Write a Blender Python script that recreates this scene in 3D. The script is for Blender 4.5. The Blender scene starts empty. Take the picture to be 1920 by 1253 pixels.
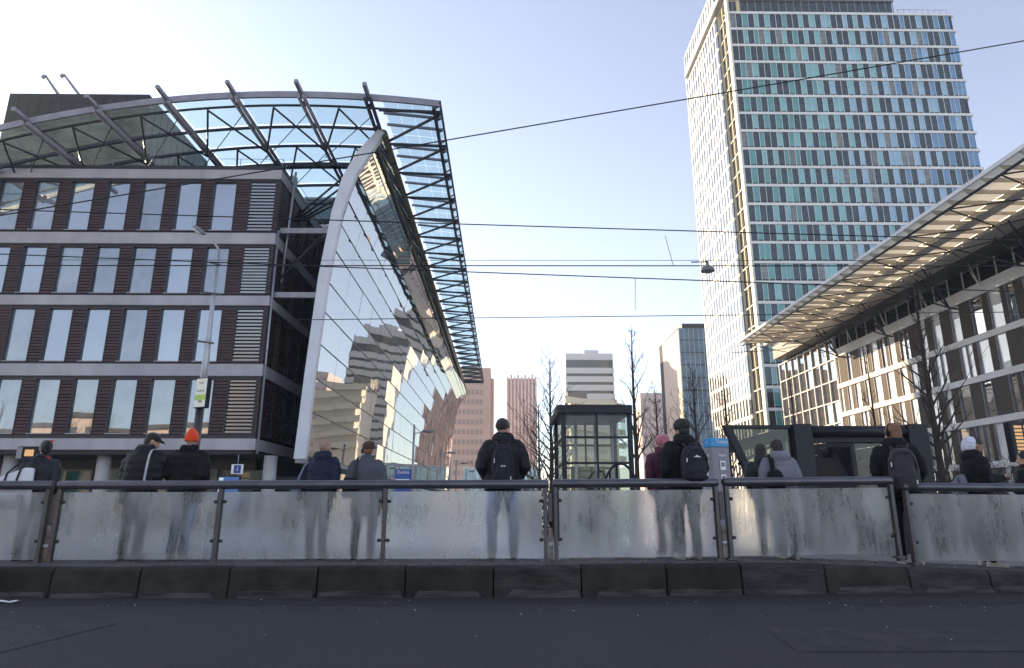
import bpy, bmesh, math, random
from mathutils import Vector, Matrix, noise
R = math.radians
sc = bpy.context.scene
col = sc.collection
V = Vector

# ---------------------------------------------------------------- camera, sky, sun, exposure
CAM_H, PITCH, YAW, FPX = 1.07, R(14.56), R(0.75), 1228.0
cam = bpy.data.objects.new('camera', bpy.data.cameras.new('camera'))
col.objects.link(cam)
cam.location = (0, 0, CAM_H)
cam.rotation_euler = (R(90) + PITCH, 0, -YAW)
cam.data.sensor_width = 36.0
cam.data.lens = 36.0 * FPX / 1920.0
cam.data.clip_end = 6000
sc.camera = cam

SUN_AZ, SUN_EL = R(-46), R(16)          # azimuth from +Y, negative towards -X
world = bpy.data.worlds.new('World')
sc.world = world
world.use_nodes = True
wn = world.node_tree.nodes
sky = wn.new('ShaderNodeTexSky')
sky.sky_type = 'NISHITA'
sky.sun_disc = False
sky.sun_elevation = SUN_EL
sky.sun_rotation = SUN_AZ
sky.air_density = 1.0
sky.dust_density = 0.35
sky.ozone_density = 2.5
wn['Background'].inputs['Strength'].default_value = 0.15
hs = wn.new('ShaderNodeHueSaturation')             # paler, hazier winter sky
hs.inputs['Saturation'].default_value = 0.60
hs.inputs['Hue'].default_value = 0.515
world.node_tree.links.new(sky.outputs[0], hs.inputs['Color'])
world.node_tree.links.new(hs.outputs[0], wn['Background'].inputs['Color'])
sun = bpy.data.objects.new('sun', bpy.data.lights.new('sun', 'SUN'))
col.objects.link(sun)
sun.data.energy = 5.0
sun.data.angle = R(0.5)
sun.data.color = (1.0, 0.77, 0.49)
sd = V((math.sin(SUN_AZ) * math.cos(SUN_EL), math.cos(SUN_AZ) * math.cos(SUN_EL), math.sin(SUN_EL)))
sun.rotation_euler = sd.to_track_quat('Z', 'Y').to_euler()
sun.location = (-60, 60, 60)
sc.view_settings.view_transform = 'Standard'
sc.view_settings.look = 'None'
sc.view_settings.exposure = 1.22
sc.view_settings.gamma = 1.0
sc.render.engine = 'CYCLES'
sc.cycles.use_denoising = True
sc.cycles.max_bounces = 10
sc.cycles.transparent_max_bounces = 24
sc.cycles.glossy_bounces = 5
sc.cycles.transmission_bounces = 8
sc.cycles.caustics_reflective = False
sc.cycles.caustics_refractive = False
sc.cycles.sample_clamp_indirect = 6.0

# ---------------------------------------------------------------- helpers
def at(px, py, Y):
    """point of the place that lies Y metres ahead on the sight line of a photo pixel"""
    u = (px - 960) / FPX; v = (626.5 - py) / FPX
    y = math.cos(PITCH) - v * math.sin(PITCH); z = math.sin(PITCH) + v * math.cos(PITCH)
    d = V((u * math.cos(YAW) + y * math.sin(YAW), -u * math.sin(YAW) + y * math.cos(YAW), z))
    d *= Y / d.y
    d.z += CAM_H
    return d

def wm(o):
    m = o.matrix_basis.copy()
    if o.parent:
        m = wm(o.parent) @ o.matrix_parent_inverse @ m
    return m

def attach(o, parent):
    if parent is not None:
        o.parent = parent
        o.matrix_parent_inverse = wm(parent).inverted()
    return o

def tag(o, label=None, cat=None, group=None, kind=None):
    for k, x in (('label', label), ('category', cat), ('group', group), ('kind', kind)):
        if x: o[k] = x
    return o

def thing(name, label, cat, loc=(0, 0, 0), group=None, rz=0.0):
    o = bpy.data.objects.new(name, None)
    col.objects.link(o)
    o.location = loc
    o.rotation_euler.z = rz
    o.empty_display_size = 0.2
    return tag(o, label, cat, group)

def inst(name, mesh, parent, m=None):
    o = bpy.data.objects.new(name, mesh)
    col.objects.link(o)
    if m is not None:
        o.matrix_basis = m if isinstance(m, Matrix) else Matrix.Translation(V(m))
    return attach(o, parent)

class MB:
    def __init__(s):
        s.v, s.f, s.sm, s.mi = [], [], [], []
    def add(s, vs, fs, smooth=False, m=0):
        b = len(s.v)
        s.v += [V(p) for p in vs]
        for f in fs:
            s.f.append([b + i for i in f]); s.sm.append(smooth); s.mi.append(m)
        return s
    def box(s, x0, x1, y0, y1, z0, z1, m=0):
        if x0 > x1: x0, x1 = x1, x0
        if y0 > y1: y0, y1 = y1, y0
        if z0 > z1: z0, z1 = z1, z0
        return s.add([(x0,y0,z0),(x1,y0,z0),(x1,y1,z0),(x0,y1,z0),(x0,y0,z1),(x1,y0,z1),(x1,y1,z1),(x0,y1,z1)],
                     [(0,3,2,1),(4,5,6,7),(0,1,5,4),(1,2,6,5),(2,3,7,6),(3,0,4,7)], False, m)
    def beam(s, p, q, w, h, m=0, up=(0, 0, 1)):
        p, q = V(p), V(q); d = (q - p).normalized(); up = V(up)
        if abs(d.dot(up)) > .98: up = V((0, 1, 0))
        a = d.cross(up).normalized() * w / 2; b = a.cross(d).normalized() * h / 2
        return s.add([p-a-b, p+a-b, p+a+b, p-a+b, q-a-b, q+a-b, q+a+b, q-a+b],
                     [(0,1,2,3),(7,6,5,4),(0,4,5,1),(1,5,6,2),(2,6,7,3),(3,7,4,0)], False, m)
    def path(s, pts, rad, n=8, m=0, cap=True, flat=1.0):
        pts = [V(p) for p in pts]
        if not isinstance(rad, (list, tuple)): rad = [rad] * len(pts)
        b = len(s.v); last = None
        for i, p in enumerate(pts):
            d = (pts[min(i+1, len(pts)-1)] - pts[max(i-1, 0)]).normalized()
            if last is None:
                up = V((0, 0, 1)) if abs(d.z) < .9 else V((0, 1, 0))
                a = d.cross(up).normalized()
            else:
                a = (last - d * last.dot(d)).normalized()
            last = a; c = d.cross(a)
            for k in range(n):
                t = 2 * math.pi * k / n
                s.v.append(p + (a * math.cos(t) + c * math.sin(t) * flat) * rad[i])
        for i in range(len(pts) - 1):
            for k in range(n):
                s.f.append([b+i*n+k, b+i*n+(k+1) % n, b+(i+1)*n+(k+1) % n, b+(i+1)*n+k]); s.sm.append(True); s.mi.append(m)
        if cap:
            s.f.append([b+k for k in range(n)][::-1]); s.sm.append(False); s.mi.append(m)
            e = b + (len(pts)-1)*n
            s.f.append([e+k for k in range(n)]); s.sm.append(False); s.mi.append(m)
        return s
    def tube(s, p, q, r0, r1=None, n=8, m=0):
        return s.path([p, q], [r0, r0 if r1 is None else r1], n, m)
    def limb(s, pts, rad, n=12, m=0):
        """tapered chain with rounded ends"""
        pts = [V(p) for p in pts]; P, Q = [], []
        d0 = (pts[0] - pts[1]).normalized(); d1 = (pts[-1] - pts[-2]).normalized()
        for t in (.97, .7, .35): P.append(pts[0] + d0 * rad[0] * t); Q.append(rad[0] * math.sqrt(1 - t*t))
        P += pts; Q += list(rad)
        for t in (.35, .7, .97): P.append(pts[-1] + d1 * rad[-1] * t); Q.append(rad[-1] * math.sqrt(1 - t*t))
        return s.path(P, Q, n, m)
    def loft(s, rings, n=20, p=2.0, m=0):
        """rings (z, rx, ry, xo, yo): superellipse sections"""
        b = len(s.v)
        for z, rx, ry, xo, yo in rings:
            for k in range(n):
                t = 2 * math.pi * k / n; c, q = math.cos(t), math.sin(t)
                s.v.append(V((xo + rx * math.copysign(abs(c) ** (2/p), c), yo + ry * math.copysign(abs(q) ** (2/p), q), z)))
        L = len(rings)
        for i in range(L - 1):
            for k in range(n):
                s.f.append([b+i*n+k, b+i*n+(k+1) % n, b+(i+1)*n+(k+1) % n, b+(i+1)*n+k]); s.sm.append(True); s.mi.append(m)
        s.f.append([b+k for k in range(n)][::-1]); s.sm.append(True); s.mi.append(m)
        s.f.append([b+(L-1)*n+k for k in range(n)]); s.sm.append(True); s.mi.append(m)
        return s
    def ell(s, c, r, nu=14, nv=9, m=0, rot=None):
        c = V(c); b = len(s.v); M = rot or Matrix.Identity(3)
        for j in range(1, nv):
            ph = math.pi * j / nv
            for k in range(nu):
                t = 2 * math.pi * k / nu
                s.v.append(c + M @ V((r[0]*math.sin(ph)*math.cos(t), r[1]*math.sin(ph)*math.sin(t), -r[2]*math.cos(ph))))
        s.v.append(c + M @ V((0, 0, -r[2]))); s.v.append(c + M @ V((0, 0, r[2])))
        lo, hi = len(s.v) - 2, len(s.v) - 1
        for j in range(nv - 2):
            for k in range(nu):
                s.f.append([b+j*nu+k, b+j*nu+(k+1) % nu, b+(j+1)*nu+(k+1) % nu, b+(j+1)*nu+k]); s.sm.append(True); s.mi.append(m)
        for k in range(nu):
            s.f.append([lo, b+(k+1) % nu, b+k]); s.sm.append(True); s.mi.append(m)
            e = b + (nv-2)*nu
            s.f.append([hi, e+k, e+(k+1) % nu]); s.sm.append(True); s.mi.append(m)
        return s
    def prism(s, poly, a0, a1, axis='y', m=0):
        """closed outline extruded along an axis; poly gives the two other coordinates in order"""
        n = len(poly)
        f = {'y': lambda p, a: (p[0], a, p[1]), 'x': lambda p, a: (a, p[0], p[1]), 'z': lambda p, a: (p[0], p[1], a)}[axis]
        vs = [f(p, a0) for p in poly] + [f(p, a1) for p in poly]
        fs = [list(range(n)), list(range(2*n-1, n-1, -1))] + [(k, n+k, n+(k+1) % n, (k+1) % n) for k in range(n)]
        return s.add(vs, fs, False, m)
    def ribbon(s, prof, a0, a1, t, axis='y', m=0):
        """open profile with thickness t extruded along the axis"""
        out = []
        for i, p in enumerate(prof):
            q0 = V(prof[max(i-1, 0)]); q1 = V(prof[min(i+1, len(prof)-1)])
            d = (q1 - q0).normalized(); nrm = V((-d.y, d.x))
            out.append(V(p) + nrm * t)
        for i in range(len(prof) - 1):
            s.prism([prof[i], prof[i+1], out[i+1], out[i]], a0, a1, axis, m)
        return s
    def mesh(s, name, mats, bevel=0.0, seg=1):
        me = bpy.data.meshes.new(name)
        me.from_pydata([tuple(p) for p in s.v], [], s.f)
        me.polygons.foreach_set('use_smooth', s.sm)
        me.polygons.foreach_set('material_index', s.mi)
        for mt in (mats if isinstance(mats, (list, tuple)) else [mats]): me.materials.append(mt)
        bm = bmesh.new(); bm.from_mesh(me)
        bmesh.ops.recalc_face_normals(bm, faces=bm.faces)
        if bevel:
            bmesh.ops.bevel(bm, geom=list(bm.edges), offset=bevel, segments=seg, profile=.5, affect='EDGES', clamp_overlap=True)
        bm.to_mesh(me); bm.free()
        me.update()
        return me
    def build(s, name, mats, parent=None, bevel=0.0, seg=1):
        return inst(name, s.mesh(name, mats, bevel, seg), parent)

def box(name, m, parent, *c, bevel=0.0):
    return MB().box(*c).build(name, m, parent, bevel)

# ---------------------------------------------------------------- materials
def nodes(name):
    m = bpy.data.materials.new(name); m.use_nodes = True
    t = m.node_tree; t.nodes.clear()
    out = t.nodes.new('ShaderNodeOutputMaterial')
    return m, t, out
def N(t, typ, **kw):
    n = t.nodes.new(typ)
    for k, x in kw.items():
        if k in n.inputs: n.inputs[k].default_value = x
        else: setattr(n, k, x)
    return n
def noise_fac(t, scale, detail=4, stretch=(1, 1, 1), lo=.35, hi=.65, rough=.55):
    tc = N(t, 'ShaderNodeTexCoord'); mp = N(t, 'ShaderNodeMapping'); mp.inputs['Scale'].default_value = stretch
    nz = N(t, 'ShaderNodeTexNoise', Scale=scale, Detail=detail, Roughness=rough)
    t.links.new(tc.outputs['Object'], mp.inputs['Vector']); t.links.new(mp.outputs[0], nz.inputs['Vector'])
    mr = N(t, 'ShaderNodeMapRange'); mr.inputs[1].default_value = lo; mr.inputs[2].default_value = hi
    t.links.new(nz.outputs[0], mr.inputs[0])
    return mr.outputs[0], nz.outputs[0]
def mixcol(t, fac, a, b):
    x = N(t, 'ShaderNodeMix', data_type='RGBA')
    if hasattr(fac, 'links'): t.links.new(fac, x.inputs[0])
    else: x.inputs[0].default_value = fac
    for i, c in ((6, a), (7, b)):
        if hasattr(c, 'links'): t.links.new(c, x.inputs[i])
        else: x.inputs[i].default_value = (*c, 1)
    return x.outputs[2]
def mat(name, c, rough=.5, metal=0.0, c2=None, scale=2.0, stretch=(1, 1, 1), bump=0.0, bscale=60.0, spec=.5, speck=None, coat=0.0, sheen=0.0, lo=.35, hi=.65):
    m, t, out = nodes(name)
    p = N(t, 'ShaderNodeBsdfPrincipled', Roughness=rough, Metallic=metal)
    p.inputs['Specular IOR Level'].default_value = spec
    p.inputs['Coat Weight'].default_value = coat
    p.inputs['Sheen Weight'].default_value = sheen
    cc = None
    if c2 is not None:
        f, raw = noise_fac(t, scale, 5, stretch, lo, hi)
        cc = mixcol(t, f, c, c2)
        rr = N(t, 'ShaderNodeMapRange'); rr.inputs[3].default_value = max(rough - .12, .03); rr.inputs[4].default_value = min(rough + .12, 1)
        t.links.new(raw, rr.inputs[0]); t.links.new(rr.outputs[0], p.inputs['Roughness'])
    if speck:
        f, _ = noise_fac(t, speck[0], 2, (1, 1, 1), speck[1], speck[1] + .03)
        cc = mixcol(t, f, cc if cc is not None else c, speck[2])
    if cc is not None: t.links.new(cc, p.inputs['Base Color'])
    else: p.inputs['Base Color'].default_value = (*c, 1)
    if bump:
        _, raw = noise_fac(t, bscale, 4, stretch)
        b = N(t, 'ShaderNodeBump', Strength=bump, Distance=.02)
        t.links.new(raw, b.inputs['Height']); t.links.new(b.outputs[0], p.inputs['Normal'])
    t.links.new(p.outputs[0], out.inputs[0])
    return m
def emit(name, c, s):
    m, t, out = nodes(name)
    e = N(t, 'ShaderNodeEmission', Strength=s); e.inputs[0].default_value = (*c, 1)
    t.links.new(e.outputs[0], out.inputs[0]); return m
def fresnel(t, ior):
    """same reflectance from either side of the sheet"""
    g = N(t, 'ShaderNodeNewGeometry'); r = N(t, 'ShaderNodeMapRange'); r.inputs[3].default_value = ior; r.inputs[4].default_value = 1 / ior
    fr = N(t, 'ShaderNodeFresnel')
    t.links.new(g.outputs['Backfacing'], r.inputs[0]); t.links.new(r.outputs[0], fr.inputs['IOR'])
    return fr
def glass_thin(name, tint, ior=1.5, film=0.0, filmcol=(.6, .66, .66), rough=.02):
    m, t, out = nodes(name)
    tr = N(t, 'ShaderNodeBsdfTransparent'); tr.inputs[0].default_value = (*tint, 1)
    gl = N(t, 'ShaderNodeBsdfGlossy', Roughness=rough)
    fr = fresnel(t, ior); mx = N(t, 'ShaderNodeMixShader')
    t.links.new(fr.outputs[0], mx.inputs[0]); t.links.new(tr.outputs[0], mx.inputs[1]); t.links.new(gl.outputs[0], mx.inputs[2])
    res = mx.outputs[0]
    if film:
        d = N(t, 'ShaderNodeBsdfDiffuse'); d.inputs[0].default_value = (*filmcol, 1)
        l = N(t, 'ShaderNodeBsdfTranslucent'); l.inputs[0].default_value = (*filmcol, 1)
        a = N(t, 'ShaderNodeMixShader'); t.links.new(d.outputs[0], a.inputs[1]); t.links.new(l.outputs[0], a.inputs[2]); a.inputs[0].default_value = .6
        f, _ = noise_fac(t, .9, 4, (1, 1, 1), .3, .75)
        k = N(t, 'ShaderNodeMath', operation='MULTIPLY_ADD'); k.inputs[1].default_value = film; k.inputs[2].default_value = film * .5
        t.links.new(f, k.inputs[0])
        b = N(t, 'ShaderNodeMixShader'); t.links.new(k.outputs[0], b.inputs[0]); t.links.new(res, b.inputs[1]); t.links.new(a.outputs[0], b.inputs[2])
        res = b.outputs[0]
    t.links.new(res, out.inputs[0]); return m
def glass_mirror(name, base, ior=2.2, rough=.015, wave=0.0, wscale=.35, tint=(1, 1, 1), base2=None, bscale=.5):
    """coated facade glass: dark room behind it, strong reflection in front"""
    m, t, out = nodes(name)
    d = N(t, 'ShaderNodeBsdfDiffuse'); d.inputs[0].default_value = (*base, 1)
    if base2 is not None:
        f, _ = noise_fac(t, bscale, 3, (1, 1, 1), .4, .6)
        t.links.new(mixcol(t, f, base, base2), d.inputs[0])
    gl = N(t, 'ShaderNodeBsdfGlossy', Roughness=rough); gl.inputs[0].default_value = (*tint, 1)
    fr = fresnel(t, ior); mx = N(t, 'ShaderNodeMixShader')
    t.links.new(fr.outputs[0], mx.inputs[0]); t.links.new(d.outputs[0], mx.inputs[1]); t.links.new(gl.outputs[0], mx.inputs[2])
    if wave:
        _, raw = noise_fac(t, wscale, 1)
        b = N(t, 'ShaderNodeBump', Strength=wave, Distance=.05)
        t.links.new(raw, b.inputs['Height']); t.links.new(b.outputs[0], gl.inputs['Normal'])
    t.links.new(mx.outputs[0], out.inputs[0]); return m
def translucent(name, c, fac=.6, rough=.6):
    m, t, out = nodes(name)
    d = N(t, 'ShaderNodeBsdfPrincipled', Roughness=rough); d.inputs['Base Color'].default_value = (*c, 1)
    l = N(t, 'ShaderNodeBsdfTranslucent'); l.inputs[0].default_value = (*c, 1)
    mx = N(t, 'ShaderNodeMixShader'); mx.inputs[0].default_value = fac
    t.links.new(d.outputs[0], mx.inputs[1]); t.links.new(l.outputs[0], mx.inputs[2]); t.links.new(mx.outputs[0], out.inputs[0]); return m
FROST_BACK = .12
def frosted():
    """misted safety glass: rough, with softly cleared runs and smears, and a film of damp painted greyer low down, where less light comes through"""
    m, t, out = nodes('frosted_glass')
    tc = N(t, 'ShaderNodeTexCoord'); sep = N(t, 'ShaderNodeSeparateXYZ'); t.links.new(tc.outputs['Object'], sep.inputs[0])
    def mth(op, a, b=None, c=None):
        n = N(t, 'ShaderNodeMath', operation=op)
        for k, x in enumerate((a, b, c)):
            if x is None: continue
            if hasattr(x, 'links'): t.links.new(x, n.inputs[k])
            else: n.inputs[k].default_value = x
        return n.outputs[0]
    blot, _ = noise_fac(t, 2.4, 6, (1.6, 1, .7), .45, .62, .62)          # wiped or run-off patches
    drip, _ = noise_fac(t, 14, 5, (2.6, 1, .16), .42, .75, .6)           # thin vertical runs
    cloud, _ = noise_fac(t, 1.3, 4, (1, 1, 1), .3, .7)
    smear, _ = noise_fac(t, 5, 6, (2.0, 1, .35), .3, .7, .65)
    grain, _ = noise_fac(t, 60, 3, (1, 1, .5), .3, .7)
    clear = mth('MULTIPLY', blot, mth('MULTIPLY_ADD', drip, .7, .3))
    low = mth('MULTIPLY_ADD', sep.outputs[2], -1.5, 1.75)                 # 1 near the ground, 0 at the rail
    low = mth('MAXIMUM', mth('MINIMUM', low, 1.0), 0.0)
    low_shade = mth('MULTIPLY', low, mth('MULTIPLY_ADD', cloud, .5, .35))  # dimmer light low behind the glass, painted into the film colour
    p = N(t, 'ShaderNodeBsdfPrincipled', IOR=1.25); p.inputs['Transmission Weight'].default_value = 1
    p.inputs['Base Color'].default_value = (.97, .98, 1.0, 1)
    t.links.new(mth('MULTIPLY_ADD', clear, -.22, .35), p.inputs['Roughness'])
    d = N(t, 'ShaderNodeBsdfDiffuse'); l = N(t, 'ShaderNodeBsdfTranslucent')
    cc = mixcol(t, mth('MULTIPLY', low_shade, mth('MULTIPLY_ADD', grain, .4, .7)), (.98, .99, 1.0), (.42, .42, .42))
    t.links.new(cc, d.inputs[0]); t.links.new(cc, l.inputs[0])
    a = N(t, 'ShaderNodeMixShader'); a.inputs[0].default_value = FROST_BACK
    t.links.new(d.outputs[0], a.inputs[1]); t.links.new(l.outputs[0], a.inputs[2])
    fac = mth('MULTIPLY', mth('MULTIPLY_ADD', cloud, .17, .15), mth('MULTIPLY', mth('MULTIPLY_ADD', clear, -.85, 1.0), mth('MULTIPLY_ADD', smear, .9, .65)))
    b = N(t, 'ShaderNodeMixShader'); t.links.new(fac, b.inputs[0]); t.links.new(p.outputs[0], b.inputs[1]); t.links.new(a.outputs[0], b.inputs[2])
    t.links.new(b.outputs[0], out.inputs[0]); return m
M = dict(
    asphalt=mat('asphalt', (.009, .009, .0095), .8, c2=(.032, .031, .031), scale=2.6, bump=1.0, bscale=45, stretch=(.5, 1, 1), speck=(75, .655, (.10, .10, .10)), lo=.2, hi=.8),
    ground=mat('paving_ground', (.46, .45, .43), .22, c2=(.56, .55, .53), scale=.4, bump=.02, bscale=3),
    platform=mat('platform_paving', (.17, .165, .16), .42, c2=(.22, .215, .21), scale=1.5, bump=.08, bscale=20),
    kerb=mat('kerb_concrete', (.030, .026, .022), .85, c2=(.010, .009, .008), scale=3.0, bump=.8, bscale=28, stretch=(1, 1, 1.3), speck=(70, .68, (.05, .047, .044))),
    kerb_b=mat('kerb_concrete_grey', (.040, .037, .034), .85, c2=(.014, .013, .012), scale=5.0, bump=.8, bscale=20, stretch=(.6, 1, 2)),
    kerb_c=mat('kerb_concrete_brown', (.024, .020, .016), .9, c2=(.008, .007, .006), scale=2.0, bump=.8, bscale=34, stretch=(1.4, 1, .8)),
    gutter_dirt=mat('gutter_dirt', (.010, .0095, .009), .8, c2=(.022, .021, .02), scale=5, bump=.8, bscale=40, stretch=(.4, 1, 1)),
    patch=mat('asphalt_patch', (.018, .018, .020), .7, c2=(.010, .010, .011), scale=4, bump=1.0, bscale=50, speck=(80, .64, (.09, .09, .09))),
    kerb_light=mat('kerb_scuffed', (.075, .07, .066), .85, c2=(.018, .016, .015), scale=6, bump=.4, bscale=60, stretch=(.4, 1, 3)),
    tile=mat('platform_tile', (.075, .072, .07), .85, c2=(.11, .106, .10), scale=2.5, bump=.4, bscale=80),
    rail=mat('rail_steel', (.085, .085, .105), .32, .55, c2=(.12, .115, .13), scale=5),
    post=mat('post_steel', (.075, .07, .075), .45, .6, c2=(.11, .1, .1), scale=6, bump=.1),
    post_inner=mat('post_worn', (.22, .2, .19), .4, .7, c2=(.08, .05, .04), scale=9),
    clamp=mat('clamp_rubber', (.04, .037, .04), .5, .3),
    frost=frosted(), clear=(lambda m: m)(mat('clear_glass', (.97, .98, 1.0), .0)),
    concrete=mat('concrete_band', (.42, .405, .43), .75, c2=(.33, .315, .34), scale=.8, bump=.15, stretch=(1, 1, .3)),
    terracotta=mat('terracotta', (.060, .026, .029), .55, c2=(.036, .017, .02), scale=1.6, bump=.15, stretch=(.6, 1, 3)),
    darkframe=mat('dark_frame', (.035, .03, .037), .45, .2),
    steel_grey=mat('steel_grey', (.30, .29, .32), .45, .3, c2=(.24, .23, .26), scale=1.5),
    steel_dark=mat('steel_dark', (.045, .047, .055), .45, .4),
    steel_white=mat('steel_white', (.62, .63, .68), .4, c2=(.54, .55, .6), scale=.6),
    gutter=mat('gutter_bronze', (.09, .075, .05), .3, .6, c2=(.16, .13, .07), scale=1.2),
    upper_wall=mat('upper_wall_bronze', (.11, .10, .085), .5, c2=(.075, .07, .06), scale=.6),
    soffit_dark=mat('soffit_dark', (.03, .028, .027), .8),
    wall_dark=mat('groundfloor_wall', (.05, .043, .038), .7, c2=(.075, .065, .055), scale=.7),
    wood_frame=mat('window_frame_brown', (.16, .13, .11), .6),
    column=mat('column_concrete', (.46, .45, .45), .7, c2=(.38, .37, .37), scale=1.4),
    canopy_glass=glass_thin('canopy_glass', (.60, .74, .74), 1.5, .10, (.55, .70, .70)),
    hall_glass=glass_mirror('hall_glass', (.025, .033, .036), 8.0, .012, .10, .45),
    hall_back=glass_mirror('hall_back_glass', (.05, .075, .09), 1.7, .05),
    office_glass=glass_mirror('office_glass', (.05, .062, .08), 4.5, .012, .05, .5, (.88, .94, 1.0), (.11, .13, .16), .45),
    office_light=glass_mirror('office_glass_blind', (.20, .215, .23), 3.4, .012, .05, .5, (.9, .95, 1.0), (.12, .13, .15), .9),
    office_dark=glass_mirror('office_glass_dark', (.02, .024, .03), 3.6, .012, .05, .5, (.9, .95, 1.0), (.10, .11, .13), 1.3),
    curtain=mat('blind', (.5, .52, .55), .8),
    slat=glass_mirror('louvre_slat', (.16, .17, .19), 2.3, .15),
    slat_dark=mat('louvre_dark', (.30, .26, .24), .5, .1),
    black=mat('black_void', (.012, .012, .013), .8),
    tower_white=mat('tower_white', (.72, .72, .70), .5, c2=(.64, .64, .63), scale=.3),
    tower_lit=mat('tower_white_sunlit', (.70, .68, .58), .5, c2=(.62, .60, .5), scale=.3),  # white cladding with the sun's warmth put into its base colour
    tower_yellow=mat('tower_yellow', (.60, .52, .28), .6),
    tower_dark=glass_mirror('tower_dark_glass', (.006, .014, .020), 1.6, .03, .04, .5, (.75, .92, 1), (.016, .03, .04), .6),
    tower_mid=glass_mirror('tower_blind_glass', (.10, .12, .13), 1.6, .03, .04, .5, (1, 1, 1), (.2, .21, .2), 1.2),
    teal=glass_mirror('teal_panel', (.05, .22, .21), 1.8, .06, 0, .4, (.9, 1, 1), (.07, .28, .27), .15),
    teal_pale=glass_mirror('teal_pale_panel', (.15, .36, .37), 1.8, .06, 0, .4, (.9, 1, 1), (.2, .43, .44), .15),
    sky_panel=glass_mirror('light_blue_panel', (.2, .37, .5), 1.8, .06, 0, .4, (1, 1, 1), (.27, .45, .58), .15),
    blue_panel=glass_mirror('blue_panel', (.06, .18, .34), 1.8, .06, 0, .4, (1, 1, 1), (.09, .24, .42), .15),
    white_fin=mat('tower_window_white', (.66, .66, .64), .45, c2=(.5, .5, .5), scale=.8),
    brick_dark=mat('charcoal_brick', (.080, .056, .038), .75, c2=(.036, .029, .024), scale=3.0, stretch=(1, 1, 4), bump=.3, bscale=9),
    station_white=mat('station_white', (.72, .70, .68), .55, c2=(.62, .60, .57), scale=.5),
    station_glass=glass_mirror('station_glass', (.03, .034, .034), 4.5, .012, .06, .5),
    station_pale=glass_mirror('station_pale_glass', (.70, .68, .64), 1.9, .02, .05, .5, (1, 1, 1), (.82, .80, .76), .35),  # panes with a pale base colour
    station_green=glass_mirror('station_green_glass', (.04, .10, .085), 1.6, .03, .04, .5),
    soffit_panel=translucent('soffit_translucent', (.86, .82, .72), .75),
    soffit_solid=mat('soffit_aluminium', (.62, .57, .48), .35, .25, c2=(.52, .47, .4), scale=.6),
    pink=mat('pink_stone', (.62, .44, .375), .8, c2=(.56, .40, .34), scale=.15),
    pink_win=mat('pink_window', (.36, .28, .265), .3),
    rose=mat('rose_stone', (.44, .34, .33), .8), rose2=mat('rose_pier', (.58, .47, .45), .8),
    far_white=mat('far_white', (.74, .76, .78), .7), far_glass=glass_mirror('far_glass', (.10, .115, .12), 1.5, .05),
    beige=mat('far_beige', (.72, .67, .57), .8), beige_dark=mat('far_beige_dark', (.25, .24, .22), .8),  # darker beige on the terraced block's upper storey
    far_blue=glass_mirror('far_blue_glass', (.17, .27, .38), 2.6, .05, .08, .3, (.72, .87, 1), (.22, .36, .5), .2),
    salmon=mat('salmon_stone', (.68, .52, .42), .8),
    bark=mat('bark', (.030, .024, .019), .9, c2=(.05, .039, .03), scale=6, bump=.4),
    twig=mat('twig', (.05, .034, .027), .9),
    iron=mat('anthracite_paint', (.010, .011, .016), .45, 0, c2=(.015, .016, .022), scale=1.5, spec=.3),
    kiosk_glass=glass_thin('kiosk_glass', (.72, .77, .74), 1.5, .06),
    dirty_glass=glass_thin('dark_tinted_glass', (.16, .19, .17), 1.6, .12, (.10, .12, .10)),
    pole=mat('galvanised', (.42, .43, .46), .45, .5, c2=(.35, .36, .39), scale=3),
    lamp_shell=mat('lamp_shell', (.20, .20, .21), .4, .3), lamp_lens=mat('lamp_lens', (.55, .55, .5), .25),
    wire=mat('wire', (.02, .02, .022), .6, .3),
    sign_blue=mat('sign_blue', (.02, .055, .27), .4), sign_cyan=mat('sign_cyan', (.03, .27, .56), .4), sign_white=mat('sign_white', (.8, .8, .8), .5),
    sign_grey=mat('totem_grey', (.20, .19, .215), .45, c2=(.23, .22, .245), scale=2), sign_green=mat('sign_green', (.42, .60, .10), .5), sign_cream=mat('sign_cream', (.82, .80, .66), .5),
    amber=emit('amber_display', (1.0, .60, .30), .33), screen_blue=emit('blue_screen', (.10, .2, .5), .3), screen_white=emit('white_screen', (.75, .82, .95), .35),
    litter=mat('paper', (.7, .7, .7), .8), leaf=mat('dry_leaf', (.16, .10, .05), .8),
)

pb = M['clear'].node_tree.nodes['Principled BSDF']; pb.inputs['Transmission Weight'].default_value = 1; pb.inputs['IOR'].default_value = 1.25

def text(name, s, size, m, M4, parent, ext=.002):
    cu = bpy.data.curves.new('txt', 'FONT'); cu.body = s; cu.size = size; cu.align_x = 'CENTER'; cu.align_y = 'CENTER'; cu.extrude = ext
    cu.resolution_u = 2
    o = bpy.data.objects.new('txt', cu); col.objects.link(o)
    dg = bpy.context.evaluated_depsgraph_get()
    me = bpy.data.meshes.new_from_object(o.evaluated_get(dg))
    bpy.data.objects.remove(o); bpy.data.curves.remove(cu)
    me.materials.clear(); me.materials.append(m); me.name = name
    return inst(name, me, parent, M4)
FACE_CAM = Matrix.Rotation(R(90), 4, 'X')       # text facing -Y, reading along +X
# ================================================================ THE SETTING
rnd = random.Random(7)
def struct(o, kind='structure'):
    o['kind'] = kind; return o
struct(MB().add([(-3000,-3000,-.004),(3000,-3000,-.004),(3000,3000,-.004),(-3000,3000,-.004)], [(0,1,2,3)]).build('ground', M['ground']))
struct(MB().add([(-60,-9,0),(60,-9,0),(60,9.2,0),(-60,9.2,0)], [(0,1,2,3)]).build('road', M['asphalt']))

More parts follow.
